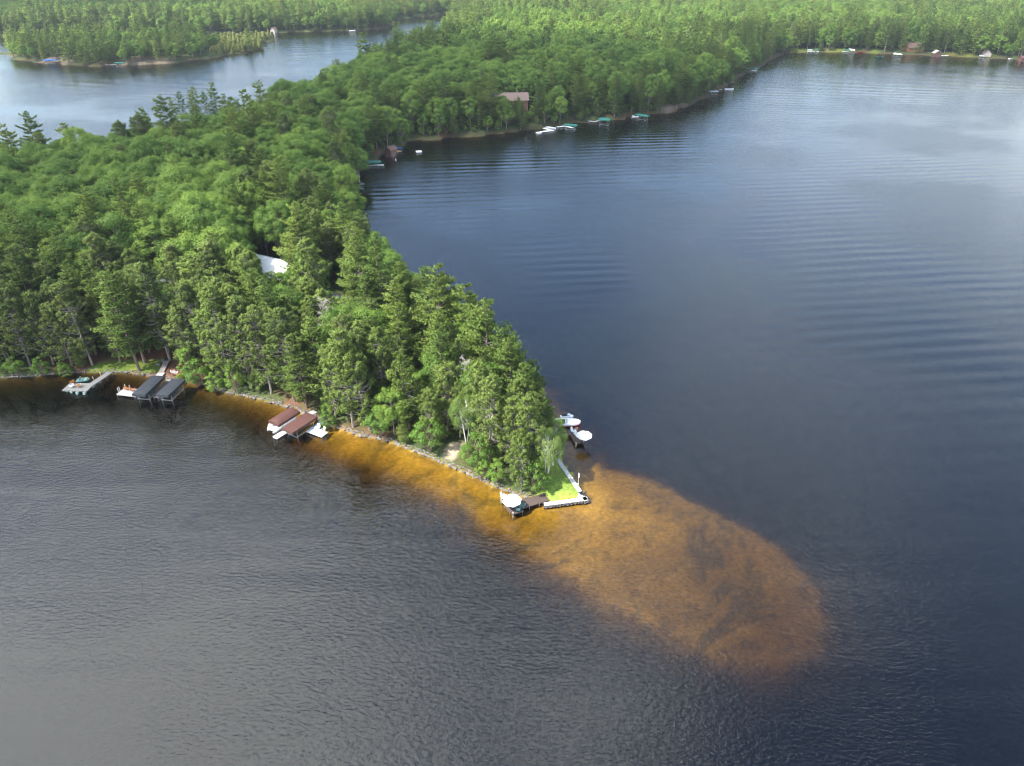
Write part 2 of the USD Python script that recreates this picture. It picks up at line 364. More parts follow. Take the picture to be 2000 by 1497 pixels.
usdkit.material(stage, L + 'ground', {"a": ("attribute", {"attribute": "earth"}), "g": ("geometry", {}), "n": ("noise_texture", {"scale": 1.6, "detail": 7.0, "roughness": .65}),
    "r": ("map_range", {"from_min": .25, "from_max": .75, "to_min": .62, "to_max": 1.38}), "s": ("vector_math", {"math_type": "scale"}), "b": ("bump", {"strength": .7, "distance": .15}),
    "p": ("principled_bsdf", {"roughness": .95, "specular_ior_level": .1})},
    [("g.position", "n.vector"), ("n.fac", "r.value"), ("a.vector", "s.vector1"), ("r.result", "s.scale"), ("s.vector", "p.base_color"), ("n.fac", "b.height"), ("b.normal", "p.normal")], surface="p.BSDF")
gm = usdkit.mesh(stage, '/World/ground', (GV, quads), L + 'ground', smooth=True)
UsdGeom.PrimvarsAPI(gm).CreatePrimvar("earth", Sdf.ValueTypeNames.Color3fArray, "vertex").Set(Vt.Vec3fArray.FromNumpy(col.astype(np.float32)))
tag(gm.GetPrim(), kind='structure')

# water: a clear surface with wind ripples and a swell, tea-coloured in depth
K = (.70, .80, 1.28)
dens = 2.0
usdkit.material(stage, L + 'water', {
    "g": ("geometry", {}),
    "mp1": ("mapping", {"rotation": (0, 0, .35), "scale": (.75, 1.5, 1)}), "n1": ("noise_texture", {"scale": 1.7, "detail": 2.5, "roughness": .55, "distortion": .3}),
    "mp2": ("mapping", {"rotation": (0, 0, -.16), "scale": (.035, .17, 1)}), "n2": ("noise_texture", {"scale": 1.0, "detail": 1.0, "roughness": .4, "distortion": .2}),
    "mp3": ("mapping", {"rotation": (0, 0, -.12)}), "w3": ("wave_texture", {"bands_direction": "y", "scale": .060, "distortion": 2.8, "detail": 3.0, "detail_scale": .3}),
    "big": ("noise_texture", {"scale": .016, "detail": 2.0, "roughness": .5}),
    "mk": ("map_range", {"range_type": "smoothstep", "from_min": .35, "from_max": .65, "to_min": .2, "to_max": .85}), "dir": ("vector_math", {"math_type": "dot_product", "vector2": (.75, .66, 0)}), "open": ("map_range", {"range_type": "smoothstep", "from_min": 85, "from_max": 150, "to_min": .04, "to_max": 1.0}), "mko": ("math", {"math_type": "multiply"}),
    "mk2": ("map_range", {"range_type": "smoothstep", "from_min": .60, "from_max": .42, "to_min": .55, "to_max": 1.25}),
    "a1": ("math", {"math_type": "multiply", "value2": .078}), "a1m": ("math", {"math_type": "multiply"}),
    "a2": ("math", {"math_type": "multiply_add", "value2": .13}), "a3": ("math", {"math_type": "multiply"}), "a4": ("math", {"math_type": "multiply_add", "value2": .105}),
    "b": ("bump", {"strength": 1.0, "distance": 1.0}),
    "f": ("fresnel", {"IOR": 1.58}), "t": ("transparent_bsdf", {"color": (1, 1, 1)}), "gl": ("glossy_bsdf", {"color": (1, 1, 1), "roughness": .05}), "m": ("mix_closure", {}),
    "v": ("absorption_volume", {"color": tuple(1 - k / dens for k in K), "density": dens})},
    [("g.position", "mp1.vector"), ("mp1.vector", "n1.vector"), ("g.position", "mp2.vector"), ("mp2.vector", "n2.vector"), ("g.position", "mp3.vector"), ("mp3.vector", "w3.vector"),
     ("g.position", "big.vector"), ("big.fac", "mk.value"), ("big.fac", "mk2.value"), ("n1.fac", "a1.value1"), ("a1.value", "a1m.value1"), ("mk2.result", "a1m.value2"),
     ("n2.fac", "a2.value1"), ("a1m.value", "a2.value3"), ("w3.fac", "a3.value1"), ("g.position", "dir.vector1"), ("dir.value", "open.value"), ("mk.result", "mko.value1"), ("open.result", "mko.value2"), ("mko.value", "a3.value2"), ("a3.value", "a4.value1"), ("a2.value", "a4.value3"), ("a4.value", "b.height"),
     ("b.normal", "gl.normal"), ("f.fac", "m.fac"), ("t.BSDF", "m.closure1"), ("gl.BSDF", "m.closure2")], surface="m.closure", volume="v.volume")
wb = trimesh.creation.box([6800, 4400, 9.0]); wb.apply_translation([0, 1750, -4.5])
tag(usdkit.mesh(stage, '/World/lake_water', wb, L + 'water').GetPrim(), kind='structure')

# thin summer haze over the lakes
usdkit.material(stage, L + 'haze', {"v": ("principled_volume", {"color": (.80, .88, .97), "density": .00006, "anisotropy": .3})}, [], volume="v.volume")
hz = trimesh.creation.box([7400, 4900, 98]); hz.apply_translation([0, 1800, 39])
tag(usdkit.mesh(stage, '/World/haze', hz, L + 'haze').GetPrim(), kind='stuff')

# broken clouds overhead; their shadows lie over parts of the forest
usdkit.material(stage, L + 'cloud_vapour', {"v": ("principled_volume", {"color": (.99, .99, 1.0), "density": .016, "anisotropy": .6})}, [], volume="v.volume")
def cloud(seed, puffs, alt):
    """A cloud of puffs given by where on the ground the sun throws their shadow (x, y, radius)."""
    g = np.random.default_rng(seed); m = manifold3d.Manifold()
    for x, y, r in puffs:
        for q in range(5):
            o = g.normal(size=3) * [r * .38, r * .38, r * .08]; rr_ = r * (1 if q == 0 else g.uniform(.35, .7))
            m = m + manifold3d.Manifold.sphere(rr_, 24).scale((1, 1, .36)).translate(tuple(np.array([x, y, 0]) + o * (q > 0)))
    m = m.refine_to_length(28).to_mesh(); m = trimesh.Trimesh(m.vert_properties[:, :3], m.tri_verts)
    trimesh.smoothing.filter_taubin(m, iterations=6)
    m.vertices += m.vertex_normals * ((meshkit.fbm(m.vertices / 60.0, 3, seed) - .5) * 26)[:, None]
    m.apply_translation([SUN[0] / SUN[2] * alt, SUN[1] / SUN[2] * alt, alt])
    tag(usdkit.mesh(stage, numbered('/World', 'cloud'), m, L + 'cloud_vapour', smooth=True).GetPrim(), kind='structure')
cloud(1, [(-150, 140, 85), (-170, 220, 95), (-85, 255, 80), (-30, 330, 100), (-130, 350, 130), (60, 450, 120), (-80, 500, 140)], 820)
cloud(2, [(230, 590, 80), (330, 640, 60), (450, 640, 70)], 900)
cloud(3, [(-560, 900, 95), (-480, 980, 120), (-640, 1020, 140), (-380, 1060, 90)], 1000)
cloud(4, [(-330, 590, 70), (-270, 640, 60)], 760)

# ---------------------------------------------------------------- trees: kinds
def tri_mesh(c, along, side, tone):
    """One pointed leaf or needle spray per row: from c - side, c + side to c + along."""
    V = np.stack([c - side, c + side, c + along], 1).reshape(-1, 3)
    return V, np.arange(len(V)).reshape(-1, 3), np.repeat(tone, 3)

def unit(v):
    return v / np.maximum(np.linalg.norm(v, axis=-1, keepdims=True), 1e-9)

def rand_dir(n, g):
    return unit(g.normal(size=(n, 3)))

class Kind:
    """A kind of tree under a class prim: its crown, trunk and bare branches."""
    def __init__(self, name):
        self.path = f'/World/tree_kinds/{name}'
        UsdGeom.Xform.Define(stage, self.path)
    def leaves(self, name, V, F, tone, mat, out=None):
        m = usdkit.mesh(stage, f'{self.path}/{name}', (V, F), L + mat)
        UsdGeom.PrimvarsAPI(m).CreatePrimvar("tone", Sdf.ValueTypeNames.FloatArray, "vertex").Set(Vt.FloatArray.FromNumpy(np.clip(tone, 0, 1).astype(np.float32)))
        if out is not None:
            f = V[F]; fn = unit(np.cross(f[:, 1] - f[:, 0], f[:, 2] - f[:, 0]))
            fn = np.repeat(fn, F.shape[1], 0)
            o = out[F.ravel()]
            fn *= np.sign((fn * o).sum(1, keepdims=True) + 1e-9)
            n = np.zeros_like(V); np.add.at(n, F.ravel(), unit(.6 * fn + .65 * o))
            m.CreateNormalsAttr(Vt.Vec3fArray.FromNumpy(unit(n).astype(np.float32))); m.SetNormalsInterpolation("vertex")
    def wood(self, name, mesh, mat):
        usdkit.mesh(stage, f'{self.path}/{name}', mesh, L + mat, smooth=40)

stage.CreateClassPrim('/World/tree_kinds')

def trunk_path(H, g, lean=.02, top=.97):
    n = 6
    z = np.linspace(-.8, H * top, n)
    w = np.cumsum(g.normal(size=(n, 2)) * lean * H / n, 0)
    return np.c_[w - w[0], z]

def white_pine(name, H, r, seed, lod=1.0, base=.2, wood='bark_brown', ragged=.5):
    g = np.random.default_rng(seed); k = Kind(name)
    tp = trunk_path(H, g, .015)
    rad = np.interp(np.linspace(0, 1, 6), [0, .1, 1], [.36, .28, .04]) * H / 22
    k.wood('trunk', path_tube(tp, rad, 6 if lod > .5 else 4), wood)
    zs = np.arange(H * base, H * .985, (.95 if lod > .5 else 1.25) * H / 22)
    C, A, S, T, O, br = [], [], [], [], [], []
    for z in zs:
        t = (z - H * base) / (H * (1 - base))
        prof = r * (min(1, .6 + 1.3 * t) * (1 - t) ** .58 + .05) * (1.12 + .22 * math.sin(z * 1.3 + seed) * math.sin(z * .7 + 2 * seed))
        nb = g.integers(4, 7) if t < .9 else 4
        a0 = g.uniform(0, 6.28)
        for b in range(nb):
            az = a0 + b * 6.283 / nb + g.normal() * .25
            ln = prof * g.uniform(1 - 1.6 * ragged, 1 + .5 * ragged)
            if ln < .35: ln = .35
            up = g.uniform(.0, .16) + .5 * t ** 2
            d = np.array([math.cos(az), math.sin(az), 0]); sd = np.array([-d[1], d[0], 0])
            x0 = np.array([np.interp(z, tp[:, 2], tp[:, 0]), np.interp(z, tp[:, 2], tp[:, 1]), z + g.normal() * .25])
            if lod > .5 and t < .55:
                br.append(bar(x0, x0 + d * ln * .8 + [0, 0, ln * up * .7], .045, 3, .015))
            nt = max(6, int(ln * (19 if lod > .5 else 5.2)))
            s = g.uniform(.28, 1.02, nt) ** .8
            wid = .34 * ln * np.sin(np.clip(s, 0, 1) * 2.7) ** .7 + .12
            p = x0 + d * (s * ln)[:, None] + sd * (g.uniform(-1, 1, nt) * wid)[:, None] + np.array([0, 0, 1]) * (up * ln * s ** 1.6 + g.normal(size=nt) * .1)[:, None]
            nn = 4 if lod > .5 else 2
            p = np.repeat(p, nn, 0); sr = np.repeat(s, nn)
            al = unit(d * .8 + sd * g.normal(size=(len(p), 1)) * .8 + np.array([0, 0, 1]) * (g.normal(size=(len(p), 1)) * .45 + .38))
            size = g.uniform(.26, .46, len(p)) * (1 if lod > .5 else 2.3) * (H / 22) ** .5
            C.append(p); A.append(al * size[:, None]); S.append(unit(np.cross(al, rand_dir(len(p), g))) * (size * g.uniform(.22, .34, len(p)))[:, None])
            tb = g.uniform(.15, .65)
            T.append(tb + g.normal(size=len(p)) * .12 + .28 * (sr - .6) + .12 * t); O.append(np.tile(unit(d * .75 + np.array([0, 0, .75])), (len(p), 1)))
    V, F, T2 = tri_mesh(np.vstack(C), np.vstack(A), np.vstack(S), np.concatenate(T))
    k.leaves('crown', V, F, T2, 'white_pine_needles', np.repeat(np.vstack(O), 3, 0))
    if br: k.wood('branches', cat_(br), 'twig')
    return k.path

def red_pine(name, H, r, seed, lod=1.0, base=.13, bare=.12, mat='red_pine_needles'):
    g = np.random.default_rng(seed); k = Kind(name)
    tp = trunk_path(H, g, .02)
    k.wood('trunk', path_tube(tp, np.interp(np.linspace(0, 1, 6), [0, .1, 1], [.30, .24, .04]) * H / 20, 6 if lod > .5 else 4), 'bark_grey')
    nb = int((130 if lod > .5 else 50) * r / 3)
    C, A, S, T, O, br = [], [], [], [], [], []
    for i in range(nb):
        t = ((i + g.uniform()) / nb) ** .85
        z = H * (base + (1 - base) * t)
        prof = r * (min(1, .5 + 1.9 * t) * (1 - t ** 2.6) ** .55 + .06) * (1 + .25 * math.sin(z * 1.1 + seed))
        az = i * 2.39996 + g.normal() * .3
        ln = prof * g.uniform(.45, 1.12)
        d = np.array([math.cos(az), math.sin(az), 0])
        x0 = np.array([np.interp(z, tp[:, 2], tp[:, 0]), np.interp(z, tp[:, 2], tp[:, 1]), z])
        e = x0 + d * ln + [0, 0, ln * g.uniform(-.05, .45) + .4 * t]
        if lod > .5:
            mid = (x0 + e) / 2 - [0, 0, .12 * ln]
            br += [bar(x0, mid, .06, 3, .04), bar(mid, e, .04, 3, .015)]
            for q in range(2):
                f = g.uniform(.35, .95); b0 = x0 + (e - x0) * f
                br.append(bar(b0, b0 + rand_dir(1, g)[0] * [.9, .9, .5] * g.uniform(.4, .95), .022, 3, .008))
        if t < .55 and g.uniform() < bare: continue
        for q in range(g.integers(2, 4)):
            c = e + rand_dir(1, g)[0] * [.62, .62, .36] * (q > 0) * g.uniform(.6, 1.5) - d * .2 * q
            pr = g.uniform(.38, .62)
            n = int((62 if lod > .5 else 12))
            dd = unit(rand_dir(n, g) + [0, 0, .35])
            p = c + dd * (pr * g.uniform(.1, .8, n))[:, None]
            size = g.uniform(.20, .34, n) * (1 if lod > .5 else 2.6)
            al = unit(dd + rand_dir(n, g) * .45)
            C.append(p); A.append(al * size[:, None]); S.append(unit(np.cross(al, rand_dir(n, g))) * (size * .27)[:, None])
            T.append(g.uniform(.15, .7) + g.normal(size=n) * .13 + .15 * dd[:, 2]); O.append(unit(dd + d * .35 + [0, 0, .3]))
    V, F, T2 = tri_mesh(np.vstack(C), np.vstack(A), np.vstack(S), np.concatenate(T))
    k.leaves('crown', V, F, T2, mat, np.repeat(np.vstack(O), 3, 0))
    if br: k.wood('branches', cat_(br), 'twig')
    return k.path

def broadleaf(name, H, r, seed, lod=1.0, base=.24, mat='broad_leaves', wood='bark_grey', lobes=46, dens=1.0, droop=0.0, leaf=.29, trunks=1, open_=0.0):
    g = np.random.default_rng(seed); k = Kind(name)
    zc = H * (base + 1) / 2; rz = H * (1 - base) / 2
    br = []
    for q in range(trunks):
        a = g.uniform(0, 6.28)
        sp = (0 if trunks == 1 else r * .35)
        p = np.array([[0, 0, -.6], [sp * .3 * math.cos(a), sp * .3 * math.sin(a), H * base * .6], [sp * math.cos(a), sp * math.sin(a), zc], [sp * 1.4 * math.cos(a) + g.normal() * .3, sp * 1.4 * math.sin(a) + g.normal() * .3, zc + rz * .6]])
        br.append(path_tube(p, np.array([.26, .2, .13, .04]) * H / 17 * (1 if trunks == 1 else .6), 6 if lod > .5 else 4))
    C, N_, T, O, limbs = [], [], [], [], []
    lob = []
    tries = 0
    while len(lob) < lobes and tries < 4000:
        tries += 1
        d = rand_dir(1, g)[0]
        if d[2] < -.55: continue
        f = g.uniform(.45, 1.0) ** .5
        sh = 1.0 - .22 * max(0, -d[2]) - .12 * max(0, d[2])
        c = np.array([d[0] * r * f * sh, d[1] * r * f * sh, zc + d[2] * rz * f])
        lr = g.uniform(.17, .44) * r * (1.1 - .25 * f)
        if any(np.linalg.norm(c - o) < .55 * (lr + q) for o, q in lob): continue
        c *= [.84, .84, 1]; lob.append((c, lr))
    for c, lr in lob:
        if lod > .5:
            z0 = max(H * base * .7, c[2] - np.hypot(c[0], c[1]) * .8 - 1)
            limbs.append(bar([0, 0, min(z0, zc + rz * .4)], c, .08, 4, .02))
        n = int((330 if lod > .5 else 30) * dens * (lr / 1.3) ** 1.6) + 6
        dd = unit(rand_dir(n, g) + unit(c - [0, 0, zc - rz * .5]) * .55 + [0, 0, .25])
        q = g.uniform(.55, 1.16, n)[:, None] * (1 + .25 * np.sin(dd[:, :1] * 7 + c[0] * 3) * np.sin(dd[:, 1:2] * 6 + c[1] * 3))
        if open_: q = q * g.uniform(1 - open_, 1.15, n)[:, None]
        p = c + dd * lr * q * [1, 1, .82]
        p[:, 2] -= droop * g.uniform(0, 1, n) ** 2
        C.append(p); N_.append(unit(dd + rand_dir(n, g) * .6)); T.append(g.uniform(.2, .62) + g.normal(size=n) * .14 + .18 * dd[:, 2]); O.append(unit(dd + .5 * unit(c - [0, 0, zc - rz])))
    c, nn, tone, oo = np.vstack(C), np.vstack(N_), np.concatenate(T), np.vstack(O)
    sz = leaf * g.uniform(.65, 1.25, len(c)) * (1 if lod > .5 else 2.9)
    a = unit(np.cross(nn, rand_dir(len(c), g))); b = np.cross(nn, a)
    V = np.stack([c - a * sz[:, None] * .5, c - b * sz[:, None] * .36 + nn * sz[:, None] * .08, c + a * sz[:, None] * .6, c + b * sz[:, None] * .36 + nn * sz[:, None] * .08], 1).reshape(-1, 3)
    i = np.arange(len(c)) * 4
    F = np.vstack([np.stack([i, i + 1, i + 2], 1), np.stack([i, i + 2, i + 3], 1)])
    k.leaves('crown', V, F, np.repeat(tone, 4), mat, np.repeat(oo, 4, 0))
    k.wood('trunk', cat_(br + limbs), wood)
    return k.path

def bare_tree(name, H, r, seed, mat='dead_wood', n1=26):
    g = np.random.default_rng(seed); k = Kind(name)
    tp = trunk_path(H, g, .05)
    k.wood('trunk', path_tube(tp, np.linspace(.24, .03, 6) * H / 15, 6), mat)
    br = []
    for i in range(n1):
        t = .3 + .68 * (i + g.uniform()) / n1
        z = H * t; az = i * 2.4 + g.normal() * .4
        x0 = np.array([np.interp(z, tp[:, 2], tp[:, 0]), np.interp(z, tp[:, 2], tp[:, 1]), z])
        ln = r * (1.15 - t) * g.uniform(.6, 1.3); d = np.array([math.cos(az), math.sin(az), g.uniform(.1, .8)])
        e = x0 + d * ln; br.append(bar(x0, e, .07, 4, .025))
        for q in range(7):
            f = g.uniform(.3, 1.0); b0 = x0 + (e - x0) * f
            e2 = b0 + unit(d + rand_dir(1, g)[0] * 1.1) * g.uniform(.5, 1.5) * ln * .4
            br.append(bar(b0, e2, .035, 3, .012))
            for w in range(3):
                b1 = b0 + (e2 - b0) * g.uniform(.3, 1); br.append(bar(b1, b1 + rand_dir(1, g)[0] * g.uniform(.3, .8), .018, 3, .008))
    k.wood('branches', cat_(br), mat)
    return k.path

WP = [white_pine(f'white_pine_kind_{i}', *a) for i, a in enumerate([(22, 4.6, 101), (20, 4.1, 102), (23, 5.0, 103), (17, 3.8, 104), (19, 4.8, 105), (21, 4.2, 106)])]
HEM = [white_pine(f'hemlock_kind_{i}', h, r, s, 1.0, .06, 'bark_grey', .22) for i, (h, r, s) in enumerate([(15, 3.4, 121), (12, 2.8, 122), (18, 3.8, 123)])]
RP = [red_pine(f'red_pine_kind_{i}', *a) for i, a in enumerate([(19, 3.4, 201), (20, 3.8, 202), (17, 3.1, 203), (18, 3.6, 204), (15, 3.3, 205)])]
RPB = [red_pine(f'sparse_pine_kind_{i}', h, r, s, 1.0, .14, .30, 'sunlit_red_pine_needles') for i, (h, r, s) in enumerate([(18, 3.2, 211), (16, 3.0, 212), (20, 3.4, 213)])]
BL = [broadleaf(f'broadleaf_kind_{i}', h, r, s) for i, (h, r, s) in enumerate([(15, 4.8, 301), (14, 4.4, 302), (16, 5.5, 303), (13.5, 4.0, 304), (15, 5.2, 305), (12.5, 4.6, 306)])]
SH = [broadleaf(f'shrub_kind_{i}', h, r, s, 1.0, .05, 'shrub_leaves', 'bark_brown', 22, 1.0, 0, .26, 2) for i, (h, r, s) in enumerate([(6.0, 2.7, 401), (4.5, 2.2, 402), (8.0, 2.8, 403)])]
BI = [broadleaf(f'birch_kind_{i}', h, r, s, 1.0, .28, 'birch_leaves', 'bark_white', 38, 1.25, 1.3, .2, 3, .45) for i, (h, r, s) in enumerate([(14, 3.4, 501), (12, 3.0, 502)])]
DEAD = [bare_tree(f'bare_kind_{i}', h, r, s, m) for i, (h, r, s, m) in enumerate([(15, 3.4, 601, 'dead_wood'), (12, 2.8, 602, 'dead_wood'), (16, 3.0, 603, 'twig')])]
FWP = [white_pine(f'far_pine_kind_{i}', h, r, s, .4, .1) for i, (h, r, s) in enumerate([(21, 4.8, 151), (19, 4.4, 152), (22, 5.0, 153)])]
FRP = [red_pine(f'far_red_pine_kind_{i}', h, r, s, .4, .2, .05) for i, (h, r, s) in enumerate([(20, 3.4, 251), (18, 3.2, 252)])]
FBL = [broadleaf(f'far_broadleaf_kind_{i}', h, r, s, .4, .08, lobes=40) for i, (h, r, s) in enumerate([(15, 5.4, 351), (14, 5.0, 352), (16, 6.0, 353), (13, 4.8, 354)])]
FBI = [broadleaf(f'far_birch_kind_{i}', h, r, s, .4, .08, 'birch_leaves', 'bark_white', 30) for i, (h, r, s) in enumerate([(14, 4.8, 361), (13, 4.4, 362)])]
def spire(name, H, r, seed):
    g = np.random.default_rng(seed); k = Kind(name)
    n = 520; t = g.uniform(0, 1, n) ** .8; az = g.uniform(0, 6.28, n); d = np.stack([np.cos(az), np.sin(az), np.zeros(n)], 1)
    p = d * (r * (1 - t) * g.uniform(.3, 1, n))[:, None] + np.array([0, 0, 1]) * (t * H)[:, None]
    al = unit(d + [0, 0, .9]); sz = g.uniform(.9, 1.6, n)
    V, F, T = tri_mesh(p, al * sz[:, None], unit(np.cross(al, rand_dir(n, g))) * (sz * .3)[:, None], g.uniform(.2, .8, n))
    k.leaves('crown', V, F, T, 'bog_leaves', np.repeat(unit(d + [0, 0, .5]), 3, 0)); k.wood('trunk', bar([0, 0, -.3], [0, 0, H * .9], .07, 4, .02), 'bark_grey')
    return k.path
BOG = [spire('bog_kind_0', 7.5, 1.5, 701), spire('bog_kind_1', 5.5, 1.7, 702)]

# ---------------------------------------------------------------- stone edges, walls, docks, lifts, boats
FOOT = []             # footprints of buildings, where no tree stands
def frame(corners, z):
    """Middle, heading, length and width of the rectangle seen at four pixels (near left, near right, far right, far left), all at height z."""
    p = [at(a, b, z) for a, b in corners]
    ax = p[3] + p[2] - p[0] - p[1]
    ln = (np.linalg.norm(p[3] - p[0]) + np.linalg.norm(p[2] - p[1])) / 2
    wd = (np.linalg.norm(p[1] - p[0]) + np.linalg.norm(p[2] - p[3])) / 2
    c = sum(p) / 4
    return (c[0], c[1], 0.0), math.atan2(ax[1], ax[0]), ln, wd

def rock(sx, sy, sz, seed):
    g = np.random.default_rng(seed)
    p = rand_dir(16, g) * np.array([sx, sy, sz]) * g.uniform(.75, 1.1, (16, 1))
    return trimesh.convex.convex_hull(p)

def along(line, a, b, step):
    s = a
    while s < b:
        p = line.interpolate(s); q = line.interpolate(min(s + .2, line.length))
        yield p.x, p.y, math.atan2(q.y - p.y, q.x - p.x)
        s += step() if callable(step) else step

front_line = LineString(front)
ROCKM = ['rock_grey', 'rock_pink', 'rock_pale']
def px_s(px, py): return front_line.project(Point(*at(px, py)[:2]))
for nm, (a, b), lab in [('stone_shore_edge', ((0, 739), (420, 760)), 'low row of grey boulders edging the water behind the grey dock and black lifts'),
                        ('stone_shore_edge', ((420, 760), (650, 834)), 'broken line of dark stones along the bank behind the brown lifts'),
                        ('stone_shore_edge', ((650, 834), (1035, 974)), 'band of pale broken rocks along the amber shallows up to the dark deck')]:
    t = thing(nm, lab, 'rock edging')
    g = np.random.default_rng(int(a[0]) + 5)
    more = []
    for x, y, an in along(front_line, px_s(*a), px_s(*b), lambda: g.uniform(.34, .62)):
        for row in range(2):
            s = g.uniform(.2, .36) * (1.05 if row == 0 else .8)
            off = .12 + row * .42 + g.normal() * .08
            m = rock(s * 1.25, s, s * .85, int(g.integers(1e6)))
            m.apply_translation([x - math.sin(an) * off, y + math.cos(an) * off, .10 + row * .28 + g.normal() * .04])
            if row == 0 or g.uniform() < .5:
                part(t, 'rock', m, ROCKM[g.integers(3) if a[0] < 600 else g.choice([0, 1, 2, 2])])
            else:
                more.append(m)
    part(t, 'rubble', cat_(more), 'rock_grey', kind='stuff')

# white seawall round the lawn at the tip
t = thing('seawall', 'white concrete-capped stone seawall making a sharp corner round the lawn at the tip', 'seawall')
W0, W1, W2 = at(1064, 989.5, .5), at(1149, 978, .5), at(1091, 895.5, .5)
for (p, q, w, sgn) in [(W0, W1, .78, 1), (W1, W2, .72, 1)]:
    d = q - p; ln = np.linalg.norm(d[:2]); an = math.atan2(d[1], d[0]); nseg = int(ln / 1.75) + 1
    for i in range(nseg):
        s0, s1 = ln * i / nseg, ln * (i + 1) / nseg
        c = p[:2] + d[:2] / ln * (s0 + s1) / 2 + np.array([-math.sin(an), math.cos(an)]) * w / 2
        m = rbox(0, 0, 0, s1 - s0 - .015, w, .16, .025); m.apply_transform(trimesh.transformations.rotation_matrix(an, [0, 0, 1])); m.apply_translation([c[0], c[1], .58 + .006 * (i % 2)])
        part(t, 'cap_slab', m, 'concrete')
    g = np.random.default_rng(int(ln * 10)); s = 0
    while s < ln:
        L_ = g.uniform(.4, .75)
        for rw in range(2):
            c = p[:2] + d[:2] / ln * min(s + L_ / 2 + rw * .2, ln) + np.array([-math.sin(an), math.cos(an)]) * (.16 - .02 * rw)
            m = rock(L_ * .56, .2, .2, int(g.integers(1e6))); m.apply_transform(trimesh.transformations.rotation_matrix(an, [0, 0, 1])); m.apply_translation([c[0], c[1], .08 + .28 * rw])
            part(t, 'face_stone', m, ROCKM[g.integers(2)])
        s += L_
    core = box(0, 0, 0, ln, w - .3, 1.6); core.apply_transform(trimesh.transformations.rotation_matrix(an, [0, 0, 1])); c = (p + q)[:2] / 2 + np.array([-math.sin(an), math.cos(an)]) * (w / 2 + .08)
    core.apply_translation([c[0], c[1], -.31]); part(t, 'wall_core', core, 'rock_grey')
c = at(1142, 972, .6)
part(t, 'corner_paving', prism([(c[0] - 1.3, c[1] - .2), (c[0] + .1, c[1] + .1), (c[0] - .2, c[1] + 1.5), (c[0] - .9, c[1] + .9)], .5, .62), 'concrete')

def planks(ln, wd, z, pitch=.155, gap=.012, th=.04, across=True, g=None):
    """Deck boards laid across the length, in one mesh."""
    g = g or np.random.default_rng(3); ms = []
    n = max(2, int(ln / pitch))
    for i in range(n):
        ms.append(box(-ln / 2 + (i + .5) * ln / n, g.normal() * .006, z - th / 2 + g.normal() * .002, ln / n - gap, wd, th))
    return cat_(ms)

def deck(t, ln, wd, z, mat, x=0, y=0, rz=0, legs=True, depth=1.6, section=2.4):
    """One run of dock: sections of boards (each a part), stringers and legs."""
    T = trimesh.transformations.rotation_matrix(rz, [0, 0, 1]); T[:2, 3] = (x, y)
    n = max(1, round(ln / section))
    for i in range(n):
        m = planks(ln / n - .02, wd, z).apply_translation([-ln / 2 + (i + .5) * ln / n, 0, 0]); m.apply_transform(T)
        part(t, 'deck_section', m, mat)
    m = cat_([box(0, s * (wd / 2 - .04), z - .13, ln, .06, .16) for s in (-1, 1)] + [box(s * (ln / 2 - .04), 0, z - .13, .06, wd - .15, .15) for s in (-1, 1)]); m.apply_transform(T)
    part(t, 'stringer', m, mat)
    if legs:
        for i in range(n + 1):
            for s in (-1, 1):
                xx = -ln / 2 + .1 + (ln - .2) * i / n
                m = bar([xx, s * (wd / 2 - .02), -depth], [xx, s * (wd / 2 - .02), z + .12], .035, 6); m.apply_transform(T); part(t, 'leg', m, 'aluminium')

def adirondack(name, loc, rz, mat, label, group=None, cat='chair'):
    t = thing(name, label, cat, loc, rz, group)
    for i in range(5):
        part(t, 'seat_slat', rbox(.05 - i * .11, 0, .36 - i * .025, .1, .5, .025, .008), mat)
    for i in range(5):
        m = rbox(0, 0, .42, .025, .1, .82 - abs(i - 2) * .07, .008); m.apply_transform(trimesh.transformations.rotation_matrix(-.38, [0, 1, 0])); m.apply_translation([-.42, (i - 2) * .11, .25]); part(t, 'back_slat', m, mat)
    for s in (-1, 1):
        part(t, 'arm', rbox(-.08, s * .34, .54, .68, .13, .028, .01), mat)
        part(t, 'leg', rbox(.2, s * .3, .27, .09, .04, .54, .01), mat)
        m = rbox(0, 0, 0, .95, .035, .1, .01); m.apply_transform(trimesh.transformations.rotation_matrix(.26, [0, 1, 0])); m.apply_translation([-.2, s * .26, .2]); part(t, 'side_rail', m, mat)
    return t

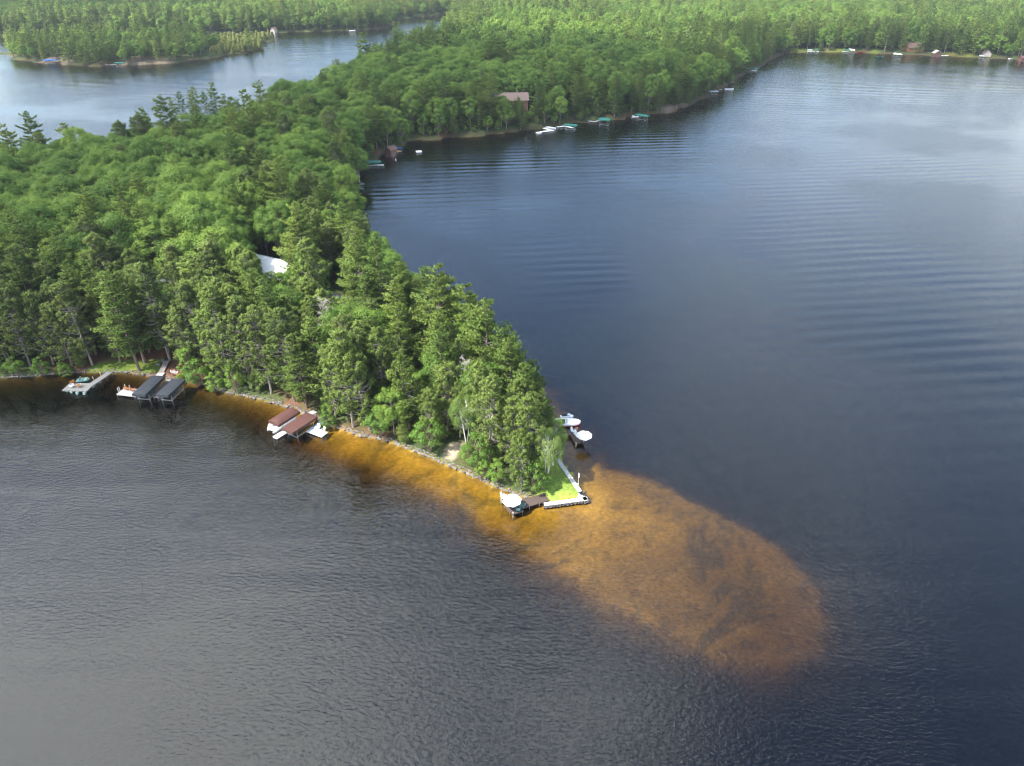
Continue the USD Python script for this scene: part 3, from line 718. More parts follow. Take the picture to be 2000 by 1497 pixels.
def canopy_lift(corners, z, mat, label, arch=.32, drop=.5, scallop=False, boat=None, group=None, rails=True, name='boat_lift'):
    loc, rz, ln, wd = frame(corners, z)
    t = thing(name, label, 'boat lift', loc, rz, group)
    ny, nx = 8, 14
    # roof: an arched sheet whose ends slope down, with a hanging edge all round
    ys = np.linspace(-1, 1, ny + 1); xs = np.linspace(-1, 1, nx + 1)
    V = []
    for x in xs:
        for y in ys:
            V.append((x * ln / 2, y * wd / 2, z + arch * (1 - abs(y) ** 2.2) * (1 - abs(x) ** 6 * .55) + .012 * math.sin(9 * x) * (1 - y * y)))
    V = np.array(V); i_ = np.arange((nx + 1) * (ny + 1)).reshape(nx + 1, ny + 1)
    F = np.stack([i_[:-1, :-1], i_[1:, :-1], i_[1:, 1:], i_[:-1, 1:]], -1).reshape(-1, 4)
    F = np.vstack([F[:, [0, 1, 2]], F[:, [0, 2, 3]]])
    top = trimesh.Trimesh(V, F, process=False); low = trimesh.Trimesh(V - [0, 0, .02], F[:, ::-1], process=False)
    part(t, 'canopy', cat_([top, low]), mat, smooth=40)
    for s in (-1, 1):
        ms = []
        k = int(ln / .42) if scallop else 1
        for q in range(k):
            a, b = -ln / 2 + ln * q / k, -ln / 2 + ln * (q + 1) / k
            if scallop: m = trimesh.convex.convex_hull(np.array([(x_, y_, z_) for y_ in (s * wd / 2, s * (wd / 2 + .02)) for x_, z_ in ((a, z), (b, z), (a + .02, z - drop * .72), ((a + b) / 2, z - drop), (b - .1, z - drop * .72))]))
            else: m = box((a + b) / 2, s * (wd / 2 + .012), z - drop / 2 + .004, b - a, .02, drop)
            ms.append(m)
        part(t, 'side_valance', cat_(ms), mat)
        part(t, 'end_valance', box(s * (ln / 2 + .012), 0, z - drop * .42 + .02, .02, wd - .03, drop * .84), mat)
    for sx in (-1, 1):
        for sy in (-1, 1):
            part(t, 'post', bar([sx * ln * .33, sy * (wd / 2 - .14), -1.5], [sx * ln * .33, sy * (wd / 2 - .14), z + .02], .055, 6), 'aluminium')
        part(t, 'cross_beam', box(sx * ln * .33, 0, .32, .09, wd - .2, .14), 'aluminium')
        part(t, 'roof_hoop', path_tube([np.array([sx * ln * .33, y * wd * .48, z + (arch - .02) * (1 - abs(y) ** 2.2) - .05]) for y in np.linspace(-1, 1, 7)], [.022] * 7, 4), 'aluminium')
    for sy in (-1, 1):
        part(t, 'side_beam', box(0, sy * (wd / 2 - .14), .5, ln * .72, .08, .13), 'aluminium')
        if rails:
            part(t, 'guide_rail', cat_([bar([-ln * .42, sy * (wd / 2 + .12), .85], [ln * .22, sy * (wd / 2 + .12), .85], .03, 5), bar([-ln * .42, sy * (wd / 2 + .12), 1.25], [ln * .22, sy * (wd / 2 + .12), 1.25], .03, 5)] +
                                            [bar([xx, sy * (wd / 2 + .12), .2], [xx, sy * (wd / 2 + .12), 1.28], .03, 5) for xx in np.linspace(-ln * .42, ln * .22, 4)]), 'aluminium')
        part(t, 'bunk', box(0, sy * wd * .22, .62, ln * .62, .16, .1), 'black_rubber')
    return t, loc, rz, ln, wd

def hull(ln, wd, h, mat_name=None, bow=.42, n=14, flare=.16, stern=.88):
    """An open boat shell standing on z = 0 at the keel, bow towards +x: returns outer shell, deck ring height h."""
    xs = np.linspace(-.5, .5, n); prof = [(-1, 1.0), (-.97, .62), (-.72, .22), (-.3, .04), (0, 0), (.3, .04), (.72, .22), (.97, .62), (1, 1.0)]
    V = []
    for u in xs:
        b = 1.0 if u < .5 - bow else math.sqrt(max(0, 1 - ((u - .5 + bow) / bow) ** 2.3))
        b *= stern + (1 - stern) * min(1, (u + .5) * 3)
        sheer = h * (1 + .16 * max(0, u) ** 1.5 * 2)
        for y, z in prof:
            V.append((u * ln, y * wd / 2 * max(b, .02) * (1 - flare * (1 - z)), z * sheer + (1 - z) * h * .35 * max(0, (u - .25) * 2) ** 2))
    V = np.array(V); m = len(prof); i_ = np.arange(n * m).reshape(n, m)
    F = np.stack([i_[:-1, :-1], i_[1:, :-1], i_[1:, 1:], i_[:-1, 1:]], -1).reshape(-1, 4)
    F = [tuple(f[[0, 1, 2]]) for f in F] + [tuple(f[[0, 2, 3]]) for f in F] + [(i_[0, 0], i_[0, k], i_[0, k + 1]) for k in range(1, m - 1)]
    return trimesh.Trimesh(V, np.array(F), process=False), V.reshape(n, m, 3)

def flat_cover(G_, z_add, lo, hi, inset=0.0, camber=.06):
    """A deck or cover over the hull's rim between two stations."""
    rim = [(G_[k, 0], G_[k, -1]) for k in range(lo, hi + 1)]
    V, F = [], []
    for a, b in rim:
        for s in np.linspace(inset, 1 - inset, 6):
            p = a + (b - a) * s; V.append((p[0], p[1], p[2] + z_add + camber * (1 - (2 * s - 1) ** 2)))
    n = len(rim)
    for k in range(n - 1):
        for j in range(5):
            q = k * 6 + j; F += [(q, q + 6, q + 7), (q, q + 7, q + 1)]
    top = trimesh.Trimesh(np.array(V), np.array(F), process=False)
    return cat_([top, trimesh.Trimesh(np.array(V) - [0, 0, .02], np.array(F)[:, ::-1], process=False)])

# --- grey L-shaped dock with chairs and a paddle boat
t = thing('dock', 'grey weathered L-shaped dock on round floats with orange chairs at its end', 'dock')
w0, w1 = at(168.5, 757.5, .6), at(214, 727, .6)
ln = np.linalg.norm(w1 - w0); an = math.atan2(w1[1] - w0[1], w1[0] - w0[0])
cxy = (w0 + w1) / 2; deck(t, ln, 1.25, .6, 'weathered_boards', cxy[0], cxy[1], an, section=1.6)
loc, rz, dl, dw = frame([(125, 760), (165, 767), (181, 751), (141, 746)], .6)
deck(t, dl, dw + .2, .605, 'weathered_boards', loc[0], loc[1], rz, section=1.4, legs=False)
for q in [(131, 763), (140, 765.5), (151, 768), (165, 768.5), (181, 755), (194, 746), (206, 736)]:
    p = at(q[0], q[1], .25); m = lathe([(0, -.28), (.24, -.28), (.3, -.18), (.3, .18), (.24, .28), (0, .28)], 12); m.apply_transform(trimesh.transformations.rotation_matrix(math.pi / 2, [1, 0, 0])); m.apply_translation(p)
    part(t, 'float', m, 'pale_green_float', smooth=30)
for q in [(182, 740), (196, 731)]:
    p = at(q[0], q[1], .6); part(t, 'mooring_post', bar([p[0], p[1], -1], [p[0], p[1], 1.1], .06, 6), 'pale_post')
def on(px, py, z): return tuple(at(px, py, z)[:2]) + (z,)
adirondack('deck_chair', on(141.5, 748.5, .61), 2.5, 'orange_plastic', 'deep orange lounge chair at the far corner of the grey dock')
adirondack('deck_chair', on(155, 755.5, .61), 2.2, 'tan_plastic', 'lighter tan-orange lounge chair in the middle of the grey dock')
adirondack('deck_chair', on(140.5, 756, .61), 2.6, 'white_plastic', 'white chair beside the orange ones on the grey dock')
loc = on(163.5, 745.5, 0.0)
t = thing('paddle_boat', 'small dark green paddle boat with pale seats tied behind the grey dock', 'paddle boat', (loc[0], loc[1], -.12), .2)
sh, R = hull(2.5, 1.5, .55, bow=.3, stern=.95)
part(t, 'hull', sh, 'dark_green_hull', smooth=40); part(t, 'deck', flat_cover(R, .005, 0, 13, .02, .03), 'teal_paint', smooth=30)
for s in (-1, 1):
    m = cat_([rbox(-.2, s * .35, .68, .5, .5, .14, .05), rbox(-.5, s * .35, .88, .14, .5, .5, .05)]); part(t, 'seat', m, 'pale_green_float')
part(t, 'canopy_fold', rbox(.55, 0, .68, .7, 1.1, .16, .06), 'pale_green_float')

# --- platform and the two black lifts
t = thing('dock', 'pale grey square deck with two orange chairs beside the black lifts', 'dock')
loc, rz, dl, dw = frame([(229, 769), (262, 776), (279, 762), (244, 757)], .6)
deck(t, dl, dw, .6, 'light_boards', loc[0], loc[1], rz, section=1.2)
w0, w1 = at(246, 759, .6), at(246 + 8, 757, .6)
for q in [(233, 759), (230, 761), (244, 754), (253, 755.5)]:
    p = at(q[0], q[1], .6); part(t, 'mooring_post', bar([p[0], p[1], -1], [p[0], p[1], .95], .07, 6), 'pale_post')
adirondack('deck_chair', on(249.5, 761, .61), 1.2, 'orange_plastic', 'faded orange chair on the pale square deck, farther from the lift')
adirondack('deck_chair', on(260, 763.5, .61), 1.6, 'orange_plastic', 'faded orange chair on the pale square deck, next to the black canopy')
t = thing('dock', 'weathered walkway from the shore steps out between the two black lifts', 'dock')
w0, w1 = at(304, 776, .6), at(330, 741, .6)
ln = np.linalg.norm(w1 - w0); an = math.atan2(w1[1] - w0[1], w1[0] - w0[0]); cxy = (w0 + w1) / 2
deck(t, ln, .95, .6, 'weathered_boards', cxy[0], cxy[1], an)
canopy_lift([(259, 769), (281.5, 773), (320, 736), (296.5, 733.5)], 2.1, 'black_canvas', 'larger black canvas boat-lift canopy over an aluminium frame, next to the orange chairs', .16, .6)
canopy_lift([(305.5, 769.5), (326.5, 775), (360, 742.5), (340, 739)], 2.1, 'black_canvas', 'smaller black canvas boat-lift canopy nearest the bright green bush', .14, .55)

# --- timber steps, boulders, kayak and chairs on the little lawn
t = thing('shore_steps', 'flight of dark timber steps climbing the bank behind the black lifts', 'steps')
a, b = at(313.5, 728, .9), at(325, 703, 1.6)
n = 13; d = (b - a)[:2]; an = math.atan2(d[1], d[0])
for i in range(n):
    c = a[:2] + d * (i + .5) / n; part(t, 'step', rbox(0, 0, 0, np.linalg.norm(d) / n - .02, 1.15, .1, .02).apply_transform(trimesh.transformations.rotation_matrix(an, [0, 0, 1])).apply_translation([c[0], c[1], max(ground_z(*c) + .06, .75 + .05 * i)]), 'timber_steps')
p = at(313, 731, .8); part(t, 'landing', rbox(p[0], p[1], .72, 1.5, 1.3, .14, .02), 'light_boards')
for q, s, lab in [((317, 705), .55, 'rounded grey boulder at the top of the small lawn'), ((310, 712), .48, 'pale flat boulder in the small lawn'), ((311.5, 725), .4, 'small boulder at the foot of the steps')]:
    p = at(q[0], q[1], .9); solo('boulder', rock(s * 1.2, s, s * .7, int(q[0])).apply_translation([p[0], p[1], ground_z(p[0], p[1]) + s * .3]), 'rock_pale', lab, 'boulder')
p = on(347.5, 734, .6)
t = thing('kayak', 'orange kayak lying on the bank beside the bright green bush', 'kayak', (p[0], p[1], .78), -.25)
sh, R = hull(2.9, .72, .32, bow=.5, stern=.3, n=16); R2 = R
part(t, 'hull', sh, 'orange_plastic', smooth=40); part(t, 'deck', flat_cover(R, .004, 1, 14, .02, .05), 'orange_plastic', smooth=30); part(t, 'cockpit', lathe([(.22, 0), (.27, .05), (.22, .06)], 14).apply_scale([1.6, .9, 1]).apply_translation([-.1, 0, .36]), 'dark_vinyl')
adirondack('lawn_chair', on(338, 729, .95), 2.0, 'white_plastic', 'white chair half hidden by leaves above the orange kayak, left one', None)
adirondack('lawn_chair', on(345, 730, .95), 1.7, 'white_plastic', 'white chair half hidden by leaves above the orange kayak, right one', None)

# --- brown lifts, white dock
canopy_lift([(525, 822.5), (542.5, 830.5), (587, 804), (565, 796)], 2.1, 'brown_canvas', 'reddish brown rounded canopy sheltering a white pontoon boat', .42, .5, rails=False)
loc, rz, ln, wd = frame([(525, 822.5), (542.5, 830.5), (587, 804), (565, 796)], 2.1)
t = thing('pontoon_boat', 'white pontoon boat parked under the rounded brown canopy', 'pontoon boat', (loc[0] - math.cos(rz) * .75, loc[1] - math.sin(rz) * .75, .35), rz + math.pi)
for s in (-1, 1):
    part(t, 'pontoon', path_tube([np.array([x, s * .72, .28 + (.12 if x > 2.4 else 0)]) for x in (-2.7, -2.6, 2.3, 2.75, 2.95)], [.05, .27, .27, .2, .04], 10), 'aluminium', smooth=40)
part(t, 'deck', rbox(0, 0, .62, 5.3, 2.1, .1, .03), 'white_gelcoat')
for s in (-1, 1): part(t, 'side_fence', cat_([rbox(-.1, s * 1.0, .98, 4.7, .04, .56, .01), bar([-2.4, s * 1.0, 1.3], [2.3, s * 1.0, 1.3], .025, 5)]), 'white_gelcoat')
part(t, 'bow_rail', path_tube([np.array([2.25 + .55 * math.cos(a), 1.0 * math.sin(a), 1.05]) for a in np.linspace(-1.57, 1.57, 9)], [.035] * 9, 5), 'white_gelcoat')
for x in (-1.9, 1.3):
    for s in (-1, 1): part(t, 'seat', rbox(x, s * .7, .92, 1.1, .5, .45, .06), 'seat_vinyl')
part(t, 'motor', cat_([rbox(-2.95, 0, .75, .4, .35, .55, .08), box(-2.95, 0, .1, .14, .1, 1.0)]), 'dark_vinyl')
canopy_lift([(551, 835), (570.5, 847), (618, 814), (600, 805.5)], 2.1, 'brown_canvas', 'reddish brown flat canopy with a scalloped edge, next to the white dock', .08, .62, scallop=True, rails=False)
t = thing('dock', 'white dock with a finger under the brown canopy and a square sitting deck', 'dock')
w0, w1 = at(536.5, 855, .5), at(608, 811, .5); ln = np.linalg.norm(w1 - w0); an = math.atan2(w1[1] - w0[1], w1[0] - w0[0]); cxy = (w0 + w1) / 2
deck(t, ln, 1.1, .5, 'white_paint', cxy[0], cxy[1], an)
loc, rz, dl, dw = frame([(598, 841.5), (627, 854), (639, 845), (611, 832)], .5)
deck(t, dl, dw, .505, 'white_paint', loc[0], loc[1], rz, section=1.0)
w0, w1 = at(615, 838, .5), at(628, 824, .5); ln = np.linalg.norm(w1 - w0); an = math.atan2(w1[1] - w0[1], w1[0] - w0[0]); cxy = (w0 + w1) / 2
deck(t, ln, 1.2, .51, 'white_paint', cxy[0] + .1, cxy[1] + .3, an, section=1.0)
for q in [(630, 822), (628, 828)]:
    p = at(q[0], q[1], .5); part(t, 'mooring_post', bar([p[0], p[1], -1], [p[0], p[1], 1.2], .07, 6), 'teal_paint')
t = thing('dock', 'short grey ramp reaching the rocks behind the scalloped brown canopy', 'dock')
w0, w1 = at(605, 809, .55), at(615, 802, .7); ln = np.linalg.norm(w1 - w0); an = math.atan2(w1[1] - w0[1], w1[0] - w0[0]); cxy = (w0 + w1) / 2
deck(t, ln, 1.3, .6, 'light_boards', cxy[0], cxy[1], an, section=1.0)
adirondack('deck_chair', on(619.5, 840, .51), 4.3, 'white_plastic', 'white lounge chair nearer the shore on the white sitting deck')
adirondack('deck_chair', on(629, 845.5, .51), 3.9, 'white_plastic', 'white lounge chair at the outer corner of the white sitting deck')
t = thing('side_table', 'small white table between the two white deck chairs', 'table', on(624.5, 844.5, .51), .3)
part(t, 'table_top', rbox(0, 0, .45, .5, .5, .04, .01), 'white_plastic')
for sx in (-1, 1):
    for sy in (-1, 1): part(t, 'leg', rbox(sx * .2, sy * .2, .22, .05, .05, .43, .01), 'white_plastic')

# --- the tip: dark decks with parasols, boat
def parasol(px, py, zb, label, r=1.4, h=2.15, tilt=0.0):
    p = at(px, py, zb)
    t = thing('parasol', label, 'parasol', (p[0], p[1], zb), .2)
    part(t, 'pole', bar([0, 0, 0], [0, 0, h + .08], .028, 8), 'white_paint')
    part(t, 'base', lathe([(0, 0), (.3, 0), (.3, .06), (.06, .12), (0, .12)], 14), 'dark_iron')
    for i in range(8):
        a0, a1 = i * math.pi / 4, (i + 1) * math.pi / 4
        e0, e1 = np.array([math.cos(a0) * r, math.sin(a0) * r, h - .42]), np.array([math.cos(a1) * r, math.sin(a1) * r, h - .42])
        c = np.array([0, 0, h])
        V, F = [], []
        for k in range(5):
            f = k / 4
            for j in range(5):
                s = j / 4; q = c * (1 - f) + (e0 * (1 - s) + e1 * s) * f
                V.append(q - [0, 0, .05 * math.sin(math.pi * s) * f + .04 * math.sin(math.pi * f)])
        for k in range(4):
            for j in range(4):
                q = k * 5 + j; F += [(q, q + 5, q + 6), (q, q + 6, q + 1)]
        top = trimesh.Trimesh(np.array(V), np.array(F), process=False)
        part(t, 'canopy_panel', cat_([top, trimesh.Trimesh(np.array(V) - [0, 0, .012], np.array(F)[:, ::-1], process=False)]), 'parasol_cloth')
        part(t, 'valance', trimesh.convex.convex_hull(np.vstack([e0, e1, e0 - [0, 0, .16], e1 - [0, 0, .16], e0 * [.985, .985, 1], e1 * [.985, .985, 1]])), 'parasol_cloth')
        part(t, 'rib', bar(c * .99 - [0, 0, .04], e0 - [0, 0, .03], .01, 4), 'white_paint')
    part(t, 'finial', lathe([(0, h + .14), (.04, h + .1), (.03, h + .04), (0, h + .03)], 8), 'white_paint')
    return t

t = thing('dock', 'dark brown plank deck reaching left from the seawall, strewn with dry needles', 'dock')
deck(t, 7.0, 1.9, .62, 'dark_boards', 2.35, 85.75, math.atan2(.42, 1), section=1.8)
loc, rz, dl, dw = frame([(978, 976), (1002, 1004), (1022, 996), (1000, 970)], .62)
deck(t, dl, dw + .3, .625, 'dark_boards', loc[0], loc[1], rz, section=1.4)
p1, p2 = at(1002, 1003, .62), at(979, 976, .62)
for p in (p1, p2): part(t, 'mooring_post', bar([p[0], p[1], -1], [p[0], p[1], .85], .08, 6), 'pale_post')
parasol(1000, 994, .62, 'white octagonal parasol over the outer end of the dark deck left of the seawall', 1.5)
for q, a in [((985, 974), -.6), ((1009, 979), .5), ((1019, 990), 2.6), ((1012, 997), 1.6)]:
    adirondack('deck_chair', on(q[0], q[1], .63), a, 'teal_paint' if q[0] > 1005 else 'white_plastic', {985: 'white chair poking out behind the parasol on the dark deck, left side', 1009: 'pale teal chair behind the parasol on the dark deck, right side', 1019: 'pale teal chair right of the parasol on the dark deck', 1012: 'pale teal chair in the shade in front of the parasol'}[q[0]])

t = thing('dock', 'dark brown plank dock with a parasol between the moored boat and the tip', 'dock')
w0, w1 = at(1133, 866, .6), at(1117, 838, .6); ln = np.linalg.norm(w1 - w0); an = math.atan2(w1[1] - w0[1], w1[0] - w0[0]); cxy = (w0 + w1) / 2
deck(t, ln, 1.75, .6, 'dark_boards', cxy[0], cxy[1], an, section=1.5)
w0, w1 = at(1088, 852, .6), at(1113, 846, .6); ln = np.linalg.norm(w1 - w0); an = math.atan2(w1[1] - w0[1], w1[0] - w0[0]); cxy = (w0 + w1) / 2
deck(t, ln, 1.2, .6, 'dark_boards', cxy[0], cxy[1], an, section=1.5)
p = at(1125, 867, .6); part(t, 'mooring_post', bar([p[0], p[1], -1], [p[0], p[1], .85], .08, 6), 'pale_post')
parasol(1140, 866, .6, 'white octagonal parasol on the small dock near the moored boat', 1.42)
adirondack('deck_chair', on(1121, 846, .61), 5.5, 'white_plastic', 'white lounge chair on the small dock beside the moored boat')
adirondack('deck_chair', on(1127, 853, .61), 5.2, 'white_plastic', 'white lounge chair half under the parasol on the small dock')

def person(loc, rz, label):
    """Someone seated with knees bent: one continuous body, hair and swimwear as parts."""
    J = dict(pel=(0, 0, .12), che=(-.06, 0, .42), nek=(-.03, 0, .58), hed=(.02, 0, .74), kl=(.42, .12, .30), kr=(.42, -.12, .26), fl=(.50, .13, -.1), fr=(.52, -.13, -.1), tl=(.64, .14, -.12), tr=(.66, -.14, -.12),
             hl=(0, .09, .12), hr=(0, -.09, .12), sl=(-.05, .18, .50), sr=(-.05, -.18, .50), el=(.06, .24, .28), er=(.06, -.24, .28), wl=(.26, .18, .26), wr=(.27, -.18, .22))
    R = dict(pel=.15, che=.15, nek=.062, hed=.098, kl=.065, kr=.065, fl=.045, fr=.045, tl=.03, tr=.03, hl=.1, hr=.1, sl=.062, sr=.062, el=.045, er=.045, wl=.032, wr=.032)
    B = [('pel', 'che'), ('che', 'nek'), ('nek', 'hed'), ('hl', 'kl'), ('hr', 'kr'), ('kl', 'fl'), ('kr', 'fr'), ('fl', 'tl'), ('fr', 'tr'), ('sl', 'che'), ('sr', 'che'), ('sl', 'el'), ('sr', 'er'), ('el', 'wl'), ('er', 'wr'), ('hl', 'pel'), ('hr', 'pel')]
    for s, w in ((1, 'wl'), (-1, 'wr')):
        h = np.array(J[w]) + [.07, 0, -.01]; J[w + 'p'] = tuple(h); R[w + 'p'] = .034; B.append((w, w + 'p'))
        for q in range(5):
            nm = f'{w}f{q}'; R[nm] = .009
            J[nm] = tuple(h + ([.085 - .012 * abs(q - 2), (q - 1.5) * .02, -.02] if q < 4 else [.03, s * -.06, .0])); R[nm + 'b'] = .011
            J[nm + 'b'] = tuple(h + ([.03, (q - 1.5) * .017, 0] if q < 4 else [-.01, s * -.03, 0])); B += [(nm + 'b', nm), (w + 'p', nm + 'b')]
    ball = lambda n: manifold3d.Manifold.sphere(R[n], 14).translate(J[n])
    body = manifold3d.Manifold()
    for a, b in B: body = body + manifold3d.Manifold.batch_hull([ball(a), ball(b)])
    h = np.array(J['hed'])
    body = body + manifold3d.Manifold.batch_hull([manifold3d.Manifold.sphere(.018, 8).translate(tuple(h + [.105, 0, -.02])), manifold3d.Manifold.sphere(.012, 8).translate(tuple(h + [.088, 0, .025]))])
    for s in (-1, 1): body = body + manifold3d.Manifold.sphere(.024, 8).scale((.6, .4, 1)).translate(tuple(h + [0, s * .098, -.005]))
    m = body.refine_to_length(.05).to_mesh(); m = trimesh.Trimesh(m.vert_properties[:, :3], m.tri_verts)
    trimesh.smoothing.filter_taubin(m, iterations=4)
    t = thing('person', label, 'person', loc, rz)
    part(t, 'body', m, 'skin', smooth=60)
    hair = trimesh.creation.icosphere(2, .108); hair.vertices = hair.vertices * [1.02, 1.0, 1.05] + h + [-.018, 0, .018]
    keep = ~((hair.triangles_center[:, 0] > h[0] + .045) & (hair.triangles_center[:, 2] < h[2] + .05)); hair.update_faces(keep)
    part(t, 'hair', hair, 'dark_hair', smooth=60)
    for s in (-1, 1): part(t, 'eye', trimesh.creation.icosphere(1, .011).apply_translation(h + [.092, s * .034, .012]), 'dark_vinyl')
    part(t, 'mouth', rbox(h[0] + .09, 0, h[2] - .05, .01, .045, .008, .002), 'red_gelcoat')
    sw = manifold3d.Manifold.batch_hull([manifold3d.Manifold.sphere(.165, 14).translate((0, 0, .12)), manifold3d.Manifold.sphere(.112, 14).translate((.2, .10, .2)), manifold3d.Manifold.sphere(.112, 14).translate((.2, -.1, .2))])
    part(t, 'shorts', sw, 'swimwear', smooth=50)
person(on(1127, 840.5, .62), 1.9, 'dark-haired bare-shouldered person sitting on the small dock beside the moored boat')

p = at(1105, 832, 0.0)
t = thing('motorboat', 'white motorboat with a dark red hull side moored at the small dock', 'motorboat', (p[0], p[1] + .3, -.25), math.radians(-1))
sh, R = hull(5.4, 2.15, 1.0, bow=.46, stern=.72, n=18)
F_ = sh.triangles_center; low = F_[:, 2] < .74
part(t, 'hull_side', trimesh.Trimesh(sh.vertices, sh.faces[low], process=False), 'red_gelcoat', smooth=50)
part(t, 'gunwale', trimesh.Trimesh(sh.vertices, sh.faces[~low], process=False), 'white_gelcoat', smooth=50)
part(t, 'bow_cover', flat_cover(R, .02, 8, 17, 0, .14), 'white_gelcoat', smooth=40)
part(t, 'stern_deck', flat_cover(R, .015, 0, 2, 0, .04), 'white_gelcoat', smooth=40)
part(t, 'side_deck', cat_([flat_cover(np.stack([R[:, 0], R[:, 0] + (R[:, -1] - R[:, 0]) * .14], 1), .015, 2, 8, 0, .01), flat_cover(np.stack([R[:, -1] + (R[:, 0] - R[:, -1]) * .14, R[:, -1]], 1), .015, 2, 8, 0, .01)]), 'white_gelcoat')
part(t, 'cockpit_floor', box(-1.0, 0, .35, 2.6, 1.3, .04), 'seat_vinyl')
for x, y in [(-1.6, .4), (-1.6, -.4), (-.55, .42), (-.55, -.42)]:
    part(t, 'seat', cat_([rbox(x, y, .58, .5, .5, .3, .06), rbox(x - .24, y, .86, .14, .48, .45, .05)]), 'seat_vinyl' if x < -1 else 'dark_vinyl')
part(t, 'dashboard', rbox(-.02, 0, .92, .25, 1.7, .3, .05), 'dark_vinyl')
m = trimesh.Trimesh(np.array([(.1, -.95, 1.08), (.35, -.5, 1.1), (.35, .5, 1.1), (.1, .95, 1.08), (-.2, -.9, 1.45), (.02, -.45, 1.5), (.02, .45, 1.5), (-.2, .9, 1.45)]), np.array([(0, 1, 5), (0, 5, 4), (1, 2, 6), (1, 6, 5), (2, 3, 7), (2, 7, 6)]), process=False)
part(t, 'windshield', m, 'clear_glass')
part(t, 'steering_wheel', trimesh.creation.torus(.16, .02, 14, 6).apply_transform(trimesh.transformations.rotation_matrix(1.2, [0, 1, 0])).apply_translation([-.2, -.42, 1.08]), 'dark_vinyl')
part(t, 'motor_box', rbox(-2.3, 0, .9, .5, 1.0, .35, .08), 'white_gelcoat'); part(t, 'stern_drive', cat_([rbox(-2.85, 0, .35, .35, .3, .5, .06), box(-2.85, 0, -.1, .12, .08, .5)]), 'dark_vinyl')
p = at(1107, 818.5, 0.0)
t = thing('jet_ski', 'white personal watercraft floating behind the moored motorboat', 'jet ski', (p[0], p[1] + .35, -.12), .1)
sh, R = hull(2.5, 1.0, .5, bow=.5, stern=.9)
part(t, 'hull', sh, 'white_gelcoat', smooth=40); part(t, 'deck', flat_cover(R, .01, 0, 13, .02, .12), 'white_gelcoat', smooth=40); part(t, 'seat', rbox(-.45, 0, .82, 1.1, .36, .34, .1), 'dark_vinyl'); part(t, 'nose', rbox(.35, 0, .8, .7, .5, .4, .14), 'white_gelcoat')
part(t, 'handlebar', bar([.1, -.35, 1.1], [.1, .35, 1.1], .025, 5), 'dark_vinyl')

p = at(1129, 946, .6)
t = thing('flagpole', 'slim white pole with a furled white pennant on the seawall at the tip', 'flagpole', (p[0], p[1], .6))
part(t, 'pole', bar([0, 0, 0], [0, 0, 2.4], .03, 8, .018), 'white_paint'); part(t, 'base', lathe([(0, 0), (.12, 0), (.1, .08), (.04, .1), (0, .1)], 10), 'white_paint')
V = []; n = 7
for i in range(n):
    z = 2.3 - i * .17; w = .10 + .05 * math.sin(i * 1.7); V += [(.02, 0, z), (w, .05 * math.sin(i * 2.1), z - .05), (w * .5, .07, z - .03)]
part(t, 'pennant', trimesh.convex.convex_hull(np.array(V)), 'white_paint')
def patio_chair(q, rz, lab):
    t = thing('patio_chair', lab, 'chair', on(q[0], q[1], .63), rz)
    part(t, 'seat', rbox(0, 0, .42, .5, .5, .05, .02), 'dark_iron'); m = rbox(0, 0, .3, .04, .5, .6, .015); m.apply_transform(trimesh.transformations.rotation_matrix(-.2, [0, 1, 0])); part(t, 'backrest', m.apply_translation([-.27, 0, .42]), 'dark_iron')
    for sx in (-1, 1):
        for sy in (-1, 1): part(t, 'leg', bar([sx * .22, sy * .22, 0], [sx * .22, sy * .22, .42], .02, 5), 'dark_iron')
    for sy in (-1, 1): part(t, 'arm', rbox(-.02, sy * .27, .64, .5, .05, .03, .01), 'dark_iron')
patio_chair((1133, 966.5), 2.2, 'dark metal chair at the corner of the walled lawn, left of the pair')
patio_chair((1138.5, 969), 2.4, 'dark metal chair at the corner of the walled lawn, right of the pair')

# ---------------------------------------------------------------- docks and craft along the farther shores
def far_dock(label, runs, mat='light_boards', name='dock', z=.55, wide=1.3):
    t = thing(name, label, 'dock')
    for (a, b) in runs:
        w0, w1 = at(*a, z), at(*b, z); ln = np.linalg.norm(w1 - w0); an = math.atan2(w1[1] - w0[1], w1[0] - w0[0]); c = (w0 + w1) / 2
        deck(t, ln, wide, z, mat, c[0], c[1], an, section=3.0)
    return t
def far_lift(px, py, ln, wd, heading, z, mat, label, boat_mat=None, arch=.35):
    p = at(px, py, z); d = np.array([math.cos(heading), math.sin(heading), 0]); s = np.array([-d[1], d[0], 0])
    cs = [pix(p - d * ln / 2 + s * wd / 2), pix(p - d * ln / 2 - s * wd / 2), pix(p + d * ln / 2 - s * wd / 2), pix(p + d * ln / 2 + s * wd / 2)]
    t, loc, rz, l2, w2 = canopy_lift([tuple(c) for c in cs], z, mat, label, arch, .45, rails=False)
    return loc, rz
def small_boat(loc, rz, mat, label, ln=4.6, wd=1.7, cat='boat', z=-.2, cover=None):
    t = thing('rowing_boat' if ln < 4 else 'moored_boat', label, cat, (loc[0], loc[1], z), rz)
    sh, R = hull(ln, wd, .8, bow=.45, stern=.8)
    part(t, 'hull', sh, mat, smooth=45); part(t, 'deck', flat_cover(R, .01, 8, 13, 0, .08), mat, smooth=40)
    part(t, 'floor', box(-.3, 0, .3, ln * .6, wd * .6, .04), 'seat_vinyl')
    for x in (-.32, -.05): part(t, 'bench', rbox(x * ln, 0, .55, .3, wd * .72, .08, .02), 'seat_vinyl')
    part(t, 'motor', cat_([rbox(-ln * .5 - .12, 0, .85, .3, .28, .5, .07), box(-ln * .5 - .14, 0, .3, .1, .08, .7)]), 'dark_vinyl')

